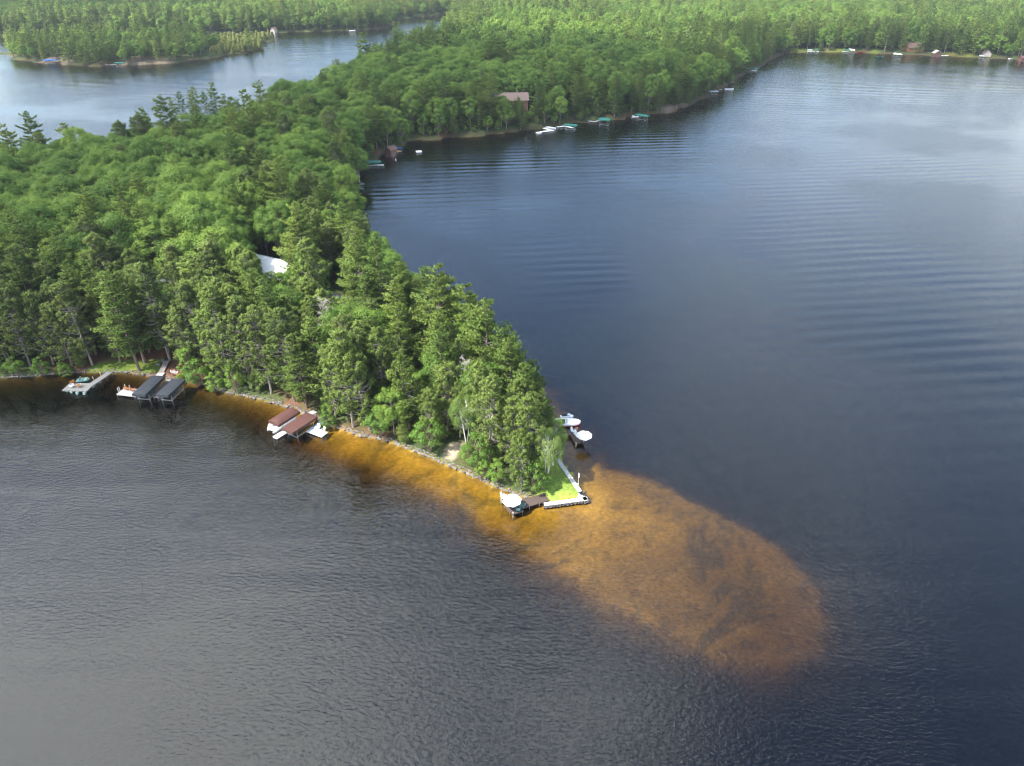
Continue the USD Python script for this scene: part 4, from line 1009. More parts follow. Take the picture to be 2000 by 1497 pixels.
far_dock('grey board dock with a tall pole on the east bank nearest the point', [((688, 362), (711, 358)), ((690, 367), (708, 366))], 'weathered_boards', wide=1.8)
p = at(703, 357, .55); t = thing('dock_pole', 'tall pale pole standing on the grey dock on the east bank', 'pole', (p[0], p[1], .5)); part(t, 'pole', bar([0, 0, 0], [0, 0, 3.4], .06, 6, .04), 'white_paint'); part(t, 'foot', rbox(0, 0, .04, .3, .3, .08, .02), 'pale_post')
small_boat(at(708, 370), 1.9, 'dark_green_hull', 'dark covered boat beside the grey dock with the pole')
far_lift(727, 316, 7.0, 3.0, 1.75 - 1.57 - .1, 2.5, 'green_canvas', 'long teal-green canopy lift, the nearest green one on the east bank')
far_dock('white dock running past the nearest teal-green canopy', [((716, 324), (750, 322))], 'white_paint')
far_dock('tan wooden deck with blue chairs by the red boathouse', [((763, 299), (780, 294)), ((758, 297), (766, 297))], 'tan_boards', wide=3.0)
for i, q in enumerate([(777, 292), (781, 292), (785, 293)]): adirondack('deck_chair', on(q[0], q[1], .57), -.6, 'blue_canvas', ['blue chair on the tan deck, nearest the shore', 'blue chair in the middle of the tan deck row', 'blue chair at the outer edge of the tan deck'][i])
def raft(q, label, s=2.4):
    p = at(*q); t = thing('swim_raft', label, 'swim raft', (p[0], p[1], 0), .3)
    part(t, 'deck', rbox(0, 0, .42, s, s, .12, .03), 'white_paint')
    for sy in (-1, 1): part(t, 'float', rbox(0, sy * s * .32, .12, s * .9, .5, .5, .1), 'white_plastic')
    part(t, 'ladder', cat_([bar([s / 2, y, -.5], [s / 2 + .05, y, .95], .025, 5) for y in (-.2, .2)]), 'aluminium')
raft((818, 298), 'white swim raft floating alone off the red boathouse'); raft((1052, 261), 'white swim raft off the end of the zigzag dock')
def buoy(q, label, mat='white_plastic', h=1.0):
    p = at(*q); t = thing('buoy', label, 'buoy', (p[0], p[1], -.15)); part(t, 'float', lathe([(0, -.2), (.22, -.15), (.28, .1), (.2, .3), (0, .34)], 12), mat, smooth=40); part(t, 'mast', bar([0, 0, .3], [0, 0, h], .05, 6), mat)
buoy((773, 313), 'small pale buoy in front of the tan deck'); buoy((1505, 207), 'lone dark marker buoy far out on the open lake', 'dark_vinyl', 1.5)
far_dock('white zigzag dock with a moored pontoon boat on the east bank', [((1056, 257.5), (1076, 255)), ((1062, 250), (1080, 255.5))], 'white_paint', wide=1.5)
small_boat(at(1076, 251.5), -.5, 'white_gelcoat', 'white open boat tied inside the zigzag dock', 5.5, 2.0)
far_dock('pale curved walkway and dock beside the teal canopy right of the zigzag dock', [((1088, 248), (1104, 246)), ((1104, 246), (1119, 250))], 'white_paint')
far_lift(1115, 244, 6.5, 3.0, -.35, 2.5, 'green_canvas', 'teal canopy lift second along the east bank, beside the curved white dock')
far_dock('grey dock with pale posts left of the green-roofed boat house lift', [((1149, 236), (1161, 238)), ((1161, 238), (1172, 235))], 'light_boards')
far_lift(1181, 233, 6.0, 4.2, -.3, 2.9, 'green_canvas', 'wide green canopy with white sides, third along the east bank', arch=.6)
far_dock('white dock under the bare bank', [((1234, 229), (1247, 228)), ((1236, 224), (1238, 229))], 'white_paint')
far_lift(1255, 225, 7.0, 3.0, -.75, 2.5, 'green_canvas', 'teal canopy lift at the left end of the bare bank')
far_dock('paired grey docks at the leafy bend of the east bank', [((1387, 181), (1401, 178)), ((1396, 176), (1410, 174.5))], 'light_boards', wide=1.8)
far_lift(1393, 178, 6, 3, .3, 2.4, 'grey_canvas', 'pale grey canopy lift at the leafy bend')
small_boat(at(1424, 175.5), .1, 'white_gelcoat', 'white open boat moored off the leafy bend', 6.0, 2.2)
far_lift(1470, 134, 9.0, 3.4, .12, 2.6, 'dark_green_canvas', 'dark green canopy lift standing out from the last leafy corner')
far_dock('red-edged dock under the dark green canopy', [((1463, 138), (1478, 137))], 'white_paint')
# far sandy shore
far_lift(1582, 98, 7, 4, 1.2, 2.6, 'grey_canvas', 'pale canopy lift on the far grassy shore, left one'); far_dock('pale dock on the far shore beside the left canopies', [((1577, 101), (1592, 101)), ((1590, 100), (1599, 101))], 'white_paint')
far_lift(1595, 98.5, 6, 3, 1.3, 2.4, 'green_canvas', 'low green canopy lift on the far shore, beside the pale one')
far_lift(1656, 97.5, 7, 4, .9, 2.8, 'green_canvas', 'green canopy lift at the left of the white trio on the far shore')
for i, q in enumerate([(1661, 97), (1666, 97.5)]): far_lift(*q, 7, 3.2, 1.2, 2.8, 'white_paint', ['white canopy lift in the middle of the far trio', 'white canopy lift at the right of the far trio'][i])
far_dock('pale dock in front of the white canopy trio', [((1646, 101), (1668, 100.5))], 'white_paint', wide=2)
small_boat(at(1681, 103.5), .1, 'red_gelcoat', 'small red boat by the far sandy shore right of the white canopies', 4.2)
small_boat(at(1717, 112.5), .2, 'dark_green_hull', 'dark fishing boat out on the water before the far shore', 6.5, 2.2)
for i, q in enumerate([(1750, 105), (1757, 106)]): far_lift(*q, 6, 3.2, 1.3, 2.4, 'white_paint', ['white boat lift on the far shore below the red-roofed house, left one', 'white boat lift on the far shore below the red-roofed house, right one'][i])
small_boat(at(1779, 106.5), .1, 'red_gelcoat', 'red boat drawn up below the red-roofed house', 5)
far_dock('pale dock right of the far boathouse', [((1838, 108.5), (1852, 109))], 'white_paint', wide=2)
small_boat(at(1978, 115.5), .2, 'white_gelcoat', 'white boat moored at the right end of the far shore', 7, 2.4)
far_lift(1918, 109, 6, 3, 1.2, 2.4, 'grey_canvas', 'grey canopy lift beside the tan boathouse on the far shore')
# island
far_lift(98, 117, 10, 4, .15, 3.0, 'blue_canvas', 'bright blue canopy lift at the west end of the island'); far_dock('wide pale dock and beach deck beside the blue canopy', [((92, 122), (128, 121)), ((108, 120), (126, 118))], 'tan_boards', wide=3)
far_dock('white dock crowded with chairs on the island', [((205, 126.5), (228, 126))], 'white_paint', wide=3)
for i, q in enumerate([(206, 126), (211, 126.8), (217, 126.5), (222, 126)]): small_boat(at(q[0], q[1] + 1), 1.2 + .2 * i, 'white_gelcoat', ['white boat at the left end of the island dock', 'second white boat along the island dock', 'third white boat along the island dock', 'white boat at the right end of the island dock'][i], 4.5)
far_lift(233, 122.5, 7, 4, .3, 2.8, 'green_canvas', 'green canopy lift at the right end of the island dock')
small_boat(at(688, 60.5), .2, 'white_gelcoat', 'white boat moored along the far north shore', 7, 2.4)

# ---------------------------------------------------------------- houses
def house(px, py, z_eave, ln, wd, rz, roof, wall, label, rise=2.2, name='house', standing=False, chimney=False, windows=3, ground=None):
    p = at(px, py, z_eave); gz = ground_z(p[0], p[1]) if ground is None else ground
    t = thing(name, label, 'house' if name == 'house' else name.replace('_', ' '), (p[0], p[1], gz), rz)
    h = z_eave - gz
    for s in (-1, 1):
        part(t, 'wall', box(0, s * (wd / 2 - .1), h / 2 - .3, ln, .2, h + .6), wall)
        pts = [(-wd / 2 + .202, -.6), (wd / 2 - .202, -.6), (wd / 2 - .202, h), (0, h + rise * (1 - .4 / wd)), (-wd / 2 + .202, h)]
        m = prism(pts, -.1, .1); m.apply_transform(trimesh.transformations.rotation_matrix(math.pi / 2, [1, 0, 0])); m.apply_transform(trimesh.transformations.rotation_matrix(math.pi / 2, [0, 0, 1])); m.apply_translation([s * (ln / 2 - .12), 0, 0]); part(t, 'gable', m, wall)
        a = math.atan2(rise, wd / 2); sl = math.hypot(rise, wd / 2) + .7
        m = rbox(0, 0, 0, ln + 1.1, sl, .12, .02); m.apply_transform(trimesh.transformations.rotation_matrix(-s * a, [1, 0, 0])); m.apply_translation([0, s * (math.cos(a) * sl / 2), h + rise - math.sin(a) * sl / 2 + .14])
        rp = part(t, 'roof', m, roof)
        if standing:
            for i in range(int(ln / .6)):
                m = box(0, 0, 0, .04, sl, .05); m.apply_transform(trimesh.transformations.rotation_matrix(-s * a, [1, 0, 0])); m.apply_translation([-ln / 2 + .3 + i * .6, s * (math.cos(a) * sl / 2 + math.sin(a) * .083), h + rise - math.sin(a) * sl / 2 + .14 + math.cos(a) * .083]); part(rp, 'seam', m, roof)
        for i in range(windows):
            x = -ln / 2 + ln * (i + .5) / windows
            w = part(t, 'window', cat_([box(x, s * (wd / 2 + .03), h * .55, 1.3, .06, 1.2)]), 'pale_siding'); part(w, 'pane', box(x, s * (wd / 2 + .065), h * .55, 1.1, .03, 1.0), 'window_glass')
    part(t, 'door', box(-ln / 2 + ln * .33, -(wd / 2 + .03), 1.0, .95, .06, 2.0), 'brown_siding')
    part(t, 'ridge', bar([-ln / 2 - .5, 0, h + rise + .2], [ln / 2 + .5, 0, h + rise + .2], .09, 6), roof)
    if chimney: part(t, 'chimney', rbox(ln * .2, wd * .12, h + rise + .3, .8, .8, 1.6, .03), 'rock_grey')
    FOOT.append(Polygon([tuple(np.array([p[0], p[1]]) + np.array([math.cos(rz) * x - math.sin(rz) * y, math.sin(rz) * x + math.cos(rz) * y])) for x, y in ((-ln / 2 - 1.5, -wd / 2 - 1.5), (ln / 2 + 1.5, -wd / 2 - 1.5), (ln / 2 + 1.5, wd / 2 + 1.5), (-ln / 2 - 1.5, wd / 2 + 1.5))]))
    return t
house(530, 522, 4.5, 15, 9.5, -.5, 'metal_roof_white', 'log_wall', 'log house under a pale metal roof glimpsed between the pines', 2.4, standing=True)
house(665, 592, 3.9, 9, 7, -.4, 'shingle_grey', 'brown_siding', 'small house with a grey shingle roof hidden behind the brown-lift pines', 1.8)
house(310, 563, 4.2, 9, 6.5, .5, 'shingle_grey', 'log_wall', 'grey-roofed cabin in the pines above the grey dock', 1.9, chimney=True)
house(998, 193, 12, 16, 9, .1, 'shingle_brown', 'brown_siding', 'brown cabin on the wooded slope above the east bank', 2.6, chimney=True)
house(1492, 91, 8, 10, 8, .2, 'shingle_red', 'log_wall', 'orange-brown house among trees at the far leafy corner', 2.2)
house(1783, 92, 5.0, 12, 8, .08, 'shingle_red', 'log_wall', 'red-roofed log house on the far shore', 3.0, chimney=True)
house(1830, 103.5, 2.8, 6, 5, 1.45, 'pale_siding', 'red_siding', 'small red-trimmed boathouse with a pale gable at the far water edge', 1.8, 'boathouse', windows=1)
house(1927, 104, 3.2, 6, 6, 1.3, 'shingle_brown', 'pale_siding', 'tan boathouse with a brown roof on the far shore', 2.6, 'boathouse', windows=2)
house(1999, 113, 2.6, 5, 4, .1, 'red_siding', 'red_siding', 'red shed at the right edge of the far shore', 1.2, 'shed', windows=1)
house(763, 291, 2.9, 3.6, 3.0, 1.0, 'shingle_red', 'red_siding', 'small red boathouse by the tan deck on the east bank', 1.1, 'boathouse', windows=1)
house(534, 58, 4, 6, 5, 1.4, 'shingle_red', 'pale_siding', 'little red-fronted cottage on the far north shore', 2.2)
for q in [(213, 718)]: pass

# ---------------------------------------------------------------- the forest: where each tree stands
SIGHT = []            # (target, radius): things the photograph shows through a gap in the trees
def keep_visible(px, py, z, rad):
    SIGHT.append((at(px, py, z), rad))
FOOT = FOOT if "FOOT" in globals() else []             # footprints of buildings, docks and paths, where no tree stands
def footprint(pts, grow=1.0):
    FOOT.append(Polygon(pts).buffer(grow))

for q in [(508, 509), (532, 524), (556, 536)]: keep_visible(*q, 6.2, .45)
for q in [(692, 363), (704, 360), (718, 318), (730, 318)]: keep_visible(*q, 1.5, .8)     # pale metal roof
for q in [(655, 566)]: keep_visible(*q, 1, 1.6)                                          # needle clearing
for q in [(668, 588)]: keep_visible(*q, 5, .6)
for q in [(313, 560)]: keep_visible(*q, 4, 1.5)
for q in [(824, 735)]: keep_visible(*q, 1, .5)                              # drive in the trees
for q in [(888, 884)]: keep_visible(*q, 1, .8)
for q in [(1080, 972), (1100, 972), (1125, 968), (1120, 950), (1108, 930), (1135, 945)]: keep_visible(*q, 1, 1.0)
for q in [(1098, 905)]: keep_visible(*q, 1, .4)
for q in [(995, 980), (1020, 990), (1045, 982), (1060, 975)]: keep_visible(*q, 1, .9)
for q in [(1092, 832), (1105, 828), (1125, 828), (1142, 848), (1123, 845), (1122, 862), (1112, 848)]: keep_visible(*q, 1, 1.0)
for q in [(200, 715), (230, 716), (290, 716), (317, 716), (318, 730)]: keep_visible(*q, 1, .8)
for q in [(1490, 88)]: keep_visible(*q, 9, .5)
for q in [(1783, 92)]: keep_visible(*q, 5, 4)
for q in [(1310, 212), (1325, 211)]: keep_visible(*q, 1, 1)
ST = np.array([s[0] for s in SIGHT]); SR = np.array([s[1] for s in SIGHT])

def head_room(x, y, r):
    """The height up to which trees of crown radius r at (x, y) hide none of the things kept visible."""
    out = np.full(len(x), 99.0)
    for t, rad in zip(ST, SR):
        L2 = t[0] ** 2 + t[1] ** 2
        s = (x * t[0] + y * t[1]) / L2
        off = np.hypot(x - t[0] * s, y - t[1] * s)
        k = (s > .02) & (s < 1 + .6 / math.sqrt(L2)) & (off < rad + r * .8)
        out[k] = np.minimum(out[k], (CAM_H + (t[2] - CAM_H) * np.minimum(s, 1))[k])
    return out

def cells(x0, x1, y0, y1, c, seed, jit=.36):
    g = np.random.default_rng(seed)
    X, Y = np.meshgrid(np.arange(x0, x1, c), np.arange(y0, y1, c * .9), indexing='ij')
    X = X + (np.arange(Y.shape[1]) % 2)[None, :] * c / 2
    X = X + g.normal(size=X.shape) * c * jit * .6; Y = Y + g.normal(size=Y.shape) * c * jit * .6
    return X.ravel(), Y.ravel()

def in_view(x, y, m):
    """Whether a tree at (x, y) is within m metres of what the camera sees."""
    return (np.abs(x) < (y * math.cos(PITCH) + CAM_H * math.sin(PITCH)) * .722 + m)

WATER_E = LineString([tuple(map(float, p)) for p in back + east])
CROWN_R = dict(wp=3.7, hem=2.9, rp=2.9, rpb=2.9, bl=4.0, sh=2.3, bi=3.0, dead=2.6, fwp=4, frp=3, fbl=4.4, fbi=3.6)
KINDS = dict(wp=WP, hem=HEM, rp=RP, rpb=RPB, bl=BL, sh=SH, bi=BI, dead=DEAD, fwp=FWP, frp=FRP, fbl=FBL, fbi=FBI)
HTS = dict(wp=22, hem=15, rp=19.5, rpb=18, bl=16.5, sh=6.2, bi=13, dead=14.5, fwp=23, frp=19, fbl=16.5, fbi=15.5)
TREES = []            # (kind, x, y, z, variant, rz, scale)
G = np.random.default_rng(77)
foot_u = shapely.union_all(FOOT + [lawns[0].buffer(-.3), sands[0].buffer(-.2)]) if True else None

def zone(x, y, ds, de, n1):
    """The mix of kinds at a spot: ds metres from any shore, de from the east shore; n1: patches of conifers."""
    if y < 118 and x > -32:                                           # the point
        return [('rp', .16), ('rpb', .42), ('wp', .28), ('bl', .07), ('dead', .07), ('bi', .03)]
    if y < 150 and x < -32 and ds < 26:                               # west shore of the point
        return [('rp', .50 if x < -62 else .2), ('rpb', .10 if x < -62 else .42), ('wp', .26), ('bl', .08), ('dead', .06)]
    if x < -58 and y > 152 and y < 330 and ds > 12:
        c = .06 + .6 * max(0, n1 - .5) + .3 * max(0, (185 - y) / 33)
        return [('wp', c), ('rp', .03), ('bl', 1 - c)]
    if y < 215 and x > -75:
        return [('wp', .50), ('rp', .14), ('bl', .34), ('dead', .02)]
    if y < 175:
        return [('rp', .45), ('wp', .33), ('bl', .22)]
    if y < 330:
        c = .07 + 1.0 * max(0, n1 - .5) + .35 * (de < 14)
        return [('wp', c * .75), ('rp', c * .15), ('rpb', .04), ('bl', 1 - c)]
    if de < 16 and y < 620:
        return [('wp', .22), ('hem', .50), ('bl', .28)]
    if y < 480 and x > -260:
        c = .03 + 2.0 * max(0, n1 - .54)
        return [('wp', c), ('bl', 1 - c)]
    c = .06 + 2.4 * max(0, n1 - .55)
    if ds < 40: c = max(c, .66)
    if y > 720 and x > 100: return [('fbl', .6 - .3 * c), ('fbi', .3), ('fwp', c * .6), ('frp', c * .2)]
    return [('fwp', c * .8), ('frp', c * .25), ('fbl', max(.05, 1 - c)), ('fbi', .06)]

def stand(kind, x, y, s=1.0, variant=None, rz=None, sq=1.0, z=None):
    TREES.append((kind, x, y, ground_z(x, y) if z is None else z, G.integers(len(KINDS[kind])) if variant is None else variant % len(KINDS[kind]), G.uniform(0, 6.283) if rz is None else rz, s, sq))

# trees that can be told apart one by one along the shore (pixel of the foot, kind, scale, variant)
FIXED = [(272, 722, 'wp', 1.0, 0), (283, 709, 'wp', .9, 2), (332, 704, 'rp', 1.05, 1), (180, 712, 'rp', .95, 0), (60, 715, 'rp', 1.0, 3), (105, 712, 'rp', 1.02, 4), (20, 716, 'rpb', 1.0, 0), (150, 702, 'rp', 1.0, 2), (225, 698, 'wp', .85, 5),
         (388, 748, 'sh', 1.05, 0), (372, 738, 'sh', .9, 2), (352, 740, 'sh', .5, 1), (420, 757, 'sh', .9, 1), (128, 727, 'sh', .7, 1), (35, 730, 'sh', .7, 0), (85, 728, 'sh', .6, 2), (460, 762, 'sh', .8, 2),
         (640, 828, 'sh', .75, 1), (745, 850, 'sh', 1.1, 0), (838, 880, 'sh', 1.15, 0), (822, 862, 'sh', .8, 1), (930, 915, 'sh', .95, 2), (945, 930, 'sh', .75, 1), (915, 905, 'sh', .65, 0), (970, 940, 'sh', .6, 2),
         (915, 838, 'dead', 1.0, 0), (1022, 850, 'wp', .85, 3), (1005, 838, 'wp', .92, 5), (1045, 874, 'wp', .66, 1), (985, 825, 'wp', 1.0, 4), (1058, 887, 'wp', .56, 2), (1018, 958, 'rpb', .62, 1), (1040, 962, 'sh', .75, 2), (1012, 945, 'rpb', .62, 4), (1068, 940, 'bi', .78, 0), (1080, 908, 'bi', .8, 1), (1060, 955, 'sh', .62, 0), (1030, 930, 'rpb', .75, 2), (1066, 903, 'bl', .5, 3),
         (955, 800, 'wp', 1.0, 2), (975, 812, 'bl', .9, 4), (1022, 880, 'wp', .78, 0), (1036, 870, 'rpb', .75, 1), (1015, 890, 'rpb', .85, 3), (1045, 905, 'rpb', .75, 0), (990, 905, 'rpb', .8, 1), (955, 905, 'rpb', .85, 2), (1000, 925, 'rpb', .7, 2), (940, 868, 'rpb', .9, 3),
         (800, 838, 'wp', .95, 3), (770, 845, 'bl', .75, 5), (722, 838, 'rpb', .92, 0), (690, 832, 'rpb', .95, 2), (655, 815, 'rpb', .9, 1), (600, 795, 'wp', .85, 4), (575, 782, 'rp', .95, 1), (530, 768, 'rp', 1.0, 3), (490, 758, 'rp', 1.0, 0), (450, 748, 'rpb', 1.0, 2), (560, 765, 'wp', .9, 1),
         (655, 97, 'fwp', .9, 2), (665, 96, 'fwp', .95, 0), (680, 95, 'fwp', .85, 1), (3, 222, 'fwp', .8, 1)]
fixed_xy = []
for (px, py, kd, s, v) in FIXED:
    q = at(px, py, .8) if py > 300 else at(px, py, 26) + np.array([0, -9, 0])
    stand(kd, q[0], q[1], s, v); fixed_xy.append((q[0], q[1], CROWN_R[kd] * s))
for i_, (x_, s_) in enumerate([(-166, .6), (-162, .74), (-158, .64), (-154, .78), (-150, .72), (-146, .82), (-141, .7)]):
    stand('fwp', x_, 366 + (i_ % 3) * 2.2, s_, i_ % 3)
FX = np.array(fixed_xy)

for (c, y0, y1, seed) in [(3.7, 84, 150, 1), (4.4, 150, 235, 2), (5.4, 235, 330, 3), (6.0, 330, 480, 4), (6.8, 480, 900, 5), (7.8, 900, 1350, 6)]:
    half = y1 * .72 + 70
    X, Y = cells(-half - 20, half + 20, y0, y1, c, seed)
    k = in_view(X, Y, 22 if y1 < 500 else 10); X, Y = X[k], Y[k]
    D = shore_dist(X, Y); k = (D > .7) & ~((np.abs(X + 153) < 18) & (np.abs(Y - 367) < 12)); X, Y, D = X[k], Y[k], D[k]
    pts = shapely.points(np.c_[X, Y])
    DE = shapely.distance(WATER_E, pts)
    k = ~shapely.contains(foot_u, pts); X, Y, D, DE = X[k], Y[k], D[k], DE[k]
    k = ~((((Y > 672) & (X > -310)) | (X > -250)) & (Y < 830) & (Y > 600) & (X < -200) & shapely.contains_xy(island, X, Y)); X, Y, D, DE = X[k], Y[k], D[k], DE[k]
    gap, N1, Z = n2(X, Y, 11, 60), n2(X, Y, 45, 51), height(X, Y)
    HR = head_room(X, Y, 3.2) - Z if y0 < 900 else np.full(len(X), 99.0)
    if y1 < 300:
        NF = np.min(np.hypot(FX[:, 0][:, None] - X, FX[:, 1][:, None] - Y) - FX[:, 2][:, None] * .55, 0)
    else:
        NF = np.full(len(X), 9.0)
    for x, y, z, d, de, gp, n1, hr, nf in zip(*(q.tolist() for q in (X, Y, Z, D, DE, gap, N1, HR, NF))):
        if gp > .70 and y < 300 and G.uniform() < .75: continue        # small gaps in the canopy
        mix = zone(x, y, d, de, n1)
        w = np.array([m[1] for m in mix]); kd = mix[G.choice(len(w), p=w / w.sum())][0]
        s = float(np.clip(G.normal(1.0, .15), .66, 1.32))
        if y < 240 and kd in ('wp', 'rp', 'rpb'): s *= .9
        if y < 150: s *= .95
        if x < -220 and 570 < y < 770: s *= .8                         # the island's lower trees
        if y < 103 and x > -12: s *= .86                               # lower towards the tip of the point
        if y < 215 and de < 5.5 and kd not in ('sh', 'hem'): s *= .62 + .05 * de
        elif 140 < y < 250 and de < 13: s *= .86
        if d < CROWN_R[kd] * s * .55 and kd not in ('sh',):
            if y > 215: kd = kd if kd == 'hem' else 'hem' if G.uniform() < .4 else 'bl'; s *= .72 if kd == 'bl' else .8
            elif G.uniform() < .45: kd, s = 'sh', s * .8
            else: s *= .8
        if nf < 1.0: continue
        if hr < HTS[kd] * s + .5:
            if hr > HTS[kd] * .72: s = hr / HTS[kd] * .97
            elif hr > 3.5: kd, s = 'sh', min(1.2, hr / 7.0)
            else: continue
        stand(kd, x, y, s, sq=float(G.uniform(.92, 1.12)), z=z)

# bushes and young growth filling in under the trees along the water
X, Y = cells(-150, 60, 84, 215, 2.9, 31); D = shore_dist(X, Y)
X2, Y2 = cells(-120, 260, 215, 660, 4.0, 32); D2 = shore_dist(X2, Y2); DE2 = shapely.distance(WATER_E, shapely.points(np.c_[X2, Y2])); k2 = (D2 > .5) & (DE2 < 9)
X, Y, D = np.r_[X, X2[k2]], np.r_[Y, Y2[k2]], np.r_[D, D2[k2]]
k = (D > .45) & (D < 16) & in_view(X, Y, 12); X, Y, D = X[k], Y[k], D[k]
k = ~shapely.contains(foot_u, shapely.points(np.c_[X, Y])) & ~shapely.contains(lawns[1], shapely.points(np.c_[X, Y])) & (G.uniform(size=len(X)) < np.where(Y > 215, .75, np.where(D < 2.6, .68, np.where(X < -62, .45, .6))))
X, Y, D = X[k], Y[k], D[k]; HR, Z = head_room(X, Y, 1.5), height(X, Y); NF = np.min(np.hypot(FX[:, 0][:, None] - X, FX[:, 1][:, None] - Y), 0)
for x, y, z, hr, nf in zip(X, Y, Z, HR - Z, NF):
    s = float(G.uniform(.35, .85))
    if nf < 1.6 or hr < 6.2 * s: continue
    stand('hem' if G.uniform() < .3 and hr > 11 else 'sh', x, y, s * (.8 if y < 215 else 1.1), z=z)

NAMES = dict(wp=('white_pine', 'white pine'), hem=('hemlock_tree', 'dense conifer'), rp=('red_pine', 'red pine'), rpb=('jack_pine', 'yellowish pine'), bl=('broadleaf_tree', 'broadleaf tree'), sh=('shrub', 'leafy shrub'), bi=('birch_tree', 'birch'),  # rpb: sparse red pines, sunlight painted into their needle colour
             dead=('bare_tree', 'bare dead tree'), fwp=('white_pine', 'white pine'), frp=('red_pine', 'red pine'), fbl=('broadleaf_tree', 'broadleaf tree'), fbi=('birch_tree', 'pale birch'))
LOOK = dict(wp='layered blue-green', hem='dark low-branched', rp='olive round-tufted', rpb='pale open grey-branched', bl='round green', sh='bright green', bi='light airy white-stemmed', dead='leafless grey', fwp='layered blue-green', frp='olive round-tufted', fbl='round green', fbi='pale yellow-green')
MARKS = [(at(165, 740), 'the grey L-shaped dock'), (at(235, 715), 'the small lawn by the grey dock'), (at(330, 740), 'the black boat-lift canopies'), (at(585, 805), 'the brown boat-lift canopies'), (at(690, 850), 'the stony west shore'), (at(840, 890), 'the bare sandy bank'), (at(1020, 975), 'the dark deck with the parasol'),
         (at(1100, 960), 'the walled lawn at the tip'), (at(1110, 845), 'the boat moored at the point'), (at(545, 535), 'the pale metal roof'), (at(655, 560), 'the rust-brown clearing'), (at(700, 360), 'the grey dock with the pole'), (at(730, 320), 'the long green canopy'), (at(770, 298), 'the red boathouse'),
         (at(1070, 255), 'the white zigzag dock'), (at(1175, 235), 'the paired green canopy docks'), (at(1000, 200), 'the brown cabin on the slope'), (at(1300, 218), 'the bare bank'), (at(1400, 178), 'the two small docks on the far bend'), (at(1470, 137), 'the dark green canopy'), (at(1650, 102), 'the far sandy shore'), (at(1783, 95), 'the red-roofed house'),
         (at(1900, 108), 'the far boathouse'), (at(230, 125), 'the island docks'), (at(400, 115), 'the east end of the island'), (at(600, 64), 'the far north shore'), (at(120, 400), 'the wooded slope at the left edge'), (at(400, 300), 'the leafy ridge between the lakes'), (at(700, 180), 'the broad hilltop behind the bay'), (at(40, 560), 'the pines at the left edge'), (at(300, 450), 'the slope above the grey dock')]
def where(x, y):
    d = [math.hypot(m[0][0] - x, m[0][1] - y) / (1 + .002 * y) for m in MARKS]
    i = int(np.argmin(d)); m, nm = MARKS[i]; dx, dy = x - m[0], y - m[1]; r = math.hypot(dx, dy)
    far = 'close' if r < 9 else 'a little way' if r < 28 else 'well'
    side = ('left of' if dx < 0 else 'right of') if abs(dx) > abs(dy) else ('behind' if dy > 0 else 'in front of')
    if r < 9: return f'close {("beside" if abs(dx) > abs(dy) else "behind" if dy > 0 else "before")} {nm}'
    return f'{far} {side} {nm}'

rank = {}
order = sorted(range(len(TREES)), key=lambda i: math.hypot(TREES[i][1], TREES[i][2]))
rest = {}
shown = []
for i in order:
    kd, x, y, z, v, rz, s, sq = TREES[i]
    px, py = pix(np.array([x, y, z + HTS[kd] * s * .7]))
    name = NAMES[kd][0]
    if -30 < px < 2030 and py < 1550 and rank.get(name, 0) < 300 and y < 700:
        rank[name] = rank.get(name, 0) + 1; shown.append(i)
    else:
        rest.setdefault(kd, []).append(i)
count = {}
plan = []
for i in shown:
    kd, x, y, z, v, rz, s, sq = TREES[i]
    size = 'tall' if s > 1.06 else 'small' if s < .82 else ''
    lab = ' '.join(f'{size} {LOOK[kd]} {NAMES[kd][1]} {where(x, y)}'.split()[:16])
    plan.append((i, lab)); count[lab] = count.get(lab, 0) + 1
GL = np.random.default_rng(5)
for i, lab in plan:
    kd, x, y, z, v, rz, s, sq = TREES[i]
    copy_of(KINDS[kd][v], NAMES[kd][0], lab, (x, y, z), rz, (s * sq, s * sq, s), 'pine tree' if kd in ('wp', 'rp', 'rpb', 'fwp', 'frp') else 'conifer' if kd == 'hem' else NAMES[kd][0].replace('_', ' '), lab, float(GL.normal() * 2.6))

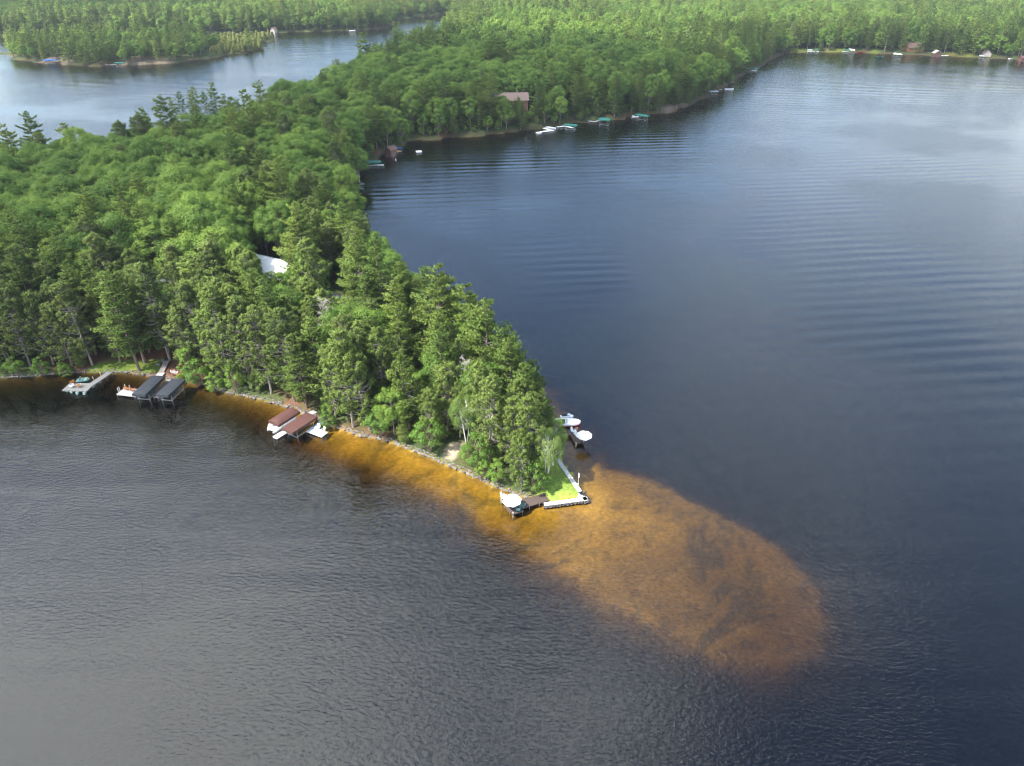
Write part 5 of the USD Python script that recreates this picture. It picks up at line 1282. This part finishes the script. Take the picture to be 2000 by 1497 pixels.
def scatter(name, kinds, items, label, cat):
    """Trees past the ones told apart, too far or too many to count: one object."""
    pi = UsdGeom.PointInstancer.Define(stage, numbered('/World', name))
    base = str(pi.GetPath())
    for j, kp in enumerate(kinds):
        q = UsdGeom.Xform.Define(stage, f'{base}/tree_form_{j}' if j else f'{base}/tree_form')
        q.GetPrim().GetReferences().AddInternalReference(kp)
        pi.CreatePrototypesRel().AddTarget(q.GetPath())
    n = len(items)
    pi.CreateProtoIndicesAttr(Vt.IntArray([int(t[4]) for t in items]))
    pi.CreatePositionsAttr(Vt.Vec3fArray.FromNumpy(np.array([[t[1], t[2], t[3]] for t in items], np.float32)))
    pi.CreateScalesAttr(Vt.Vec3fArray.FromNumpy(np.array([[t[6] * t[7], t[6] * t[7], t[6]] for t in items], np.float32)))
    pi.CreateOrientationsAttr(Vt.QuathArray([Gf.Quath(math.cos(t[5] / 2), 0, 0, math.sin(t[5] / 2)) for t in items]))
    tag(pi.GetPrim(), label, cat, None, 'stuff')
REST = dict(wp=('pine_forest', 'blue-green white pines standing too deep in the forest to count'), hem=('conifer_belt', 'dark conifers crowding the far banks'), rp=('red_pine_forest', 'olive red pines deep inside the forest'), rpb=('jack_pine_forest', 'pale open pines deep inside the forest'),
            bl=('leafy_forest', 'round green broadleaf crowns covering the ridge between the lakes'), sh=('undergrowth', 'low green bushes under the trees and along the banks'), bi=('birch_grove', 'airy birches among the other trees'), dead=('bare_trees', 'leafless grey trees scattered through the forest'),
            fwp=('far_pine_forest', 'distant pines in dark belts along the far shores'), frp=('far_red_pine_forest', 'distant olive pines among the far forest'), fbl=('far_leafy_forest', 'distant broadleaf canopy reaching to the top of the view'), fbi=('far_birch_forest', 'distant pale birches brightening the far forest'))
for kd, ii in rest.items():
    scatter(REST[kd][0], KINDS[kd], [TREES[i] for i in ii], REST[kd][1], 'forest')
# the pale boggy thicket at the island's east end
bog = [('fwp', *q) for q in []]
X, Y = cells(-340, -205, 640, 800, 3.2, 9)
k = shore_dist(X, Y) > 1.0
bi_ = []
for x, y in zip(X[k], Y[k]):
    if (y > 672 or x > -250) and x > -310:
        s = G.uniform(.55, 1.1); bi_.append((0, x, y, .4, G.integers(2), G.uniform(0, 6.28), s, G.uniform(.8, 1.2)))
scatter('bog_thicket', BOG, bi_, 'pale yellow-green spiky bog thicket at the east end of the island', 'bog thicket')
print('trees', len(TREES), {k: len(v) for k, v in rest.items()}, rank, 'labels', len(count), max(count.values()))
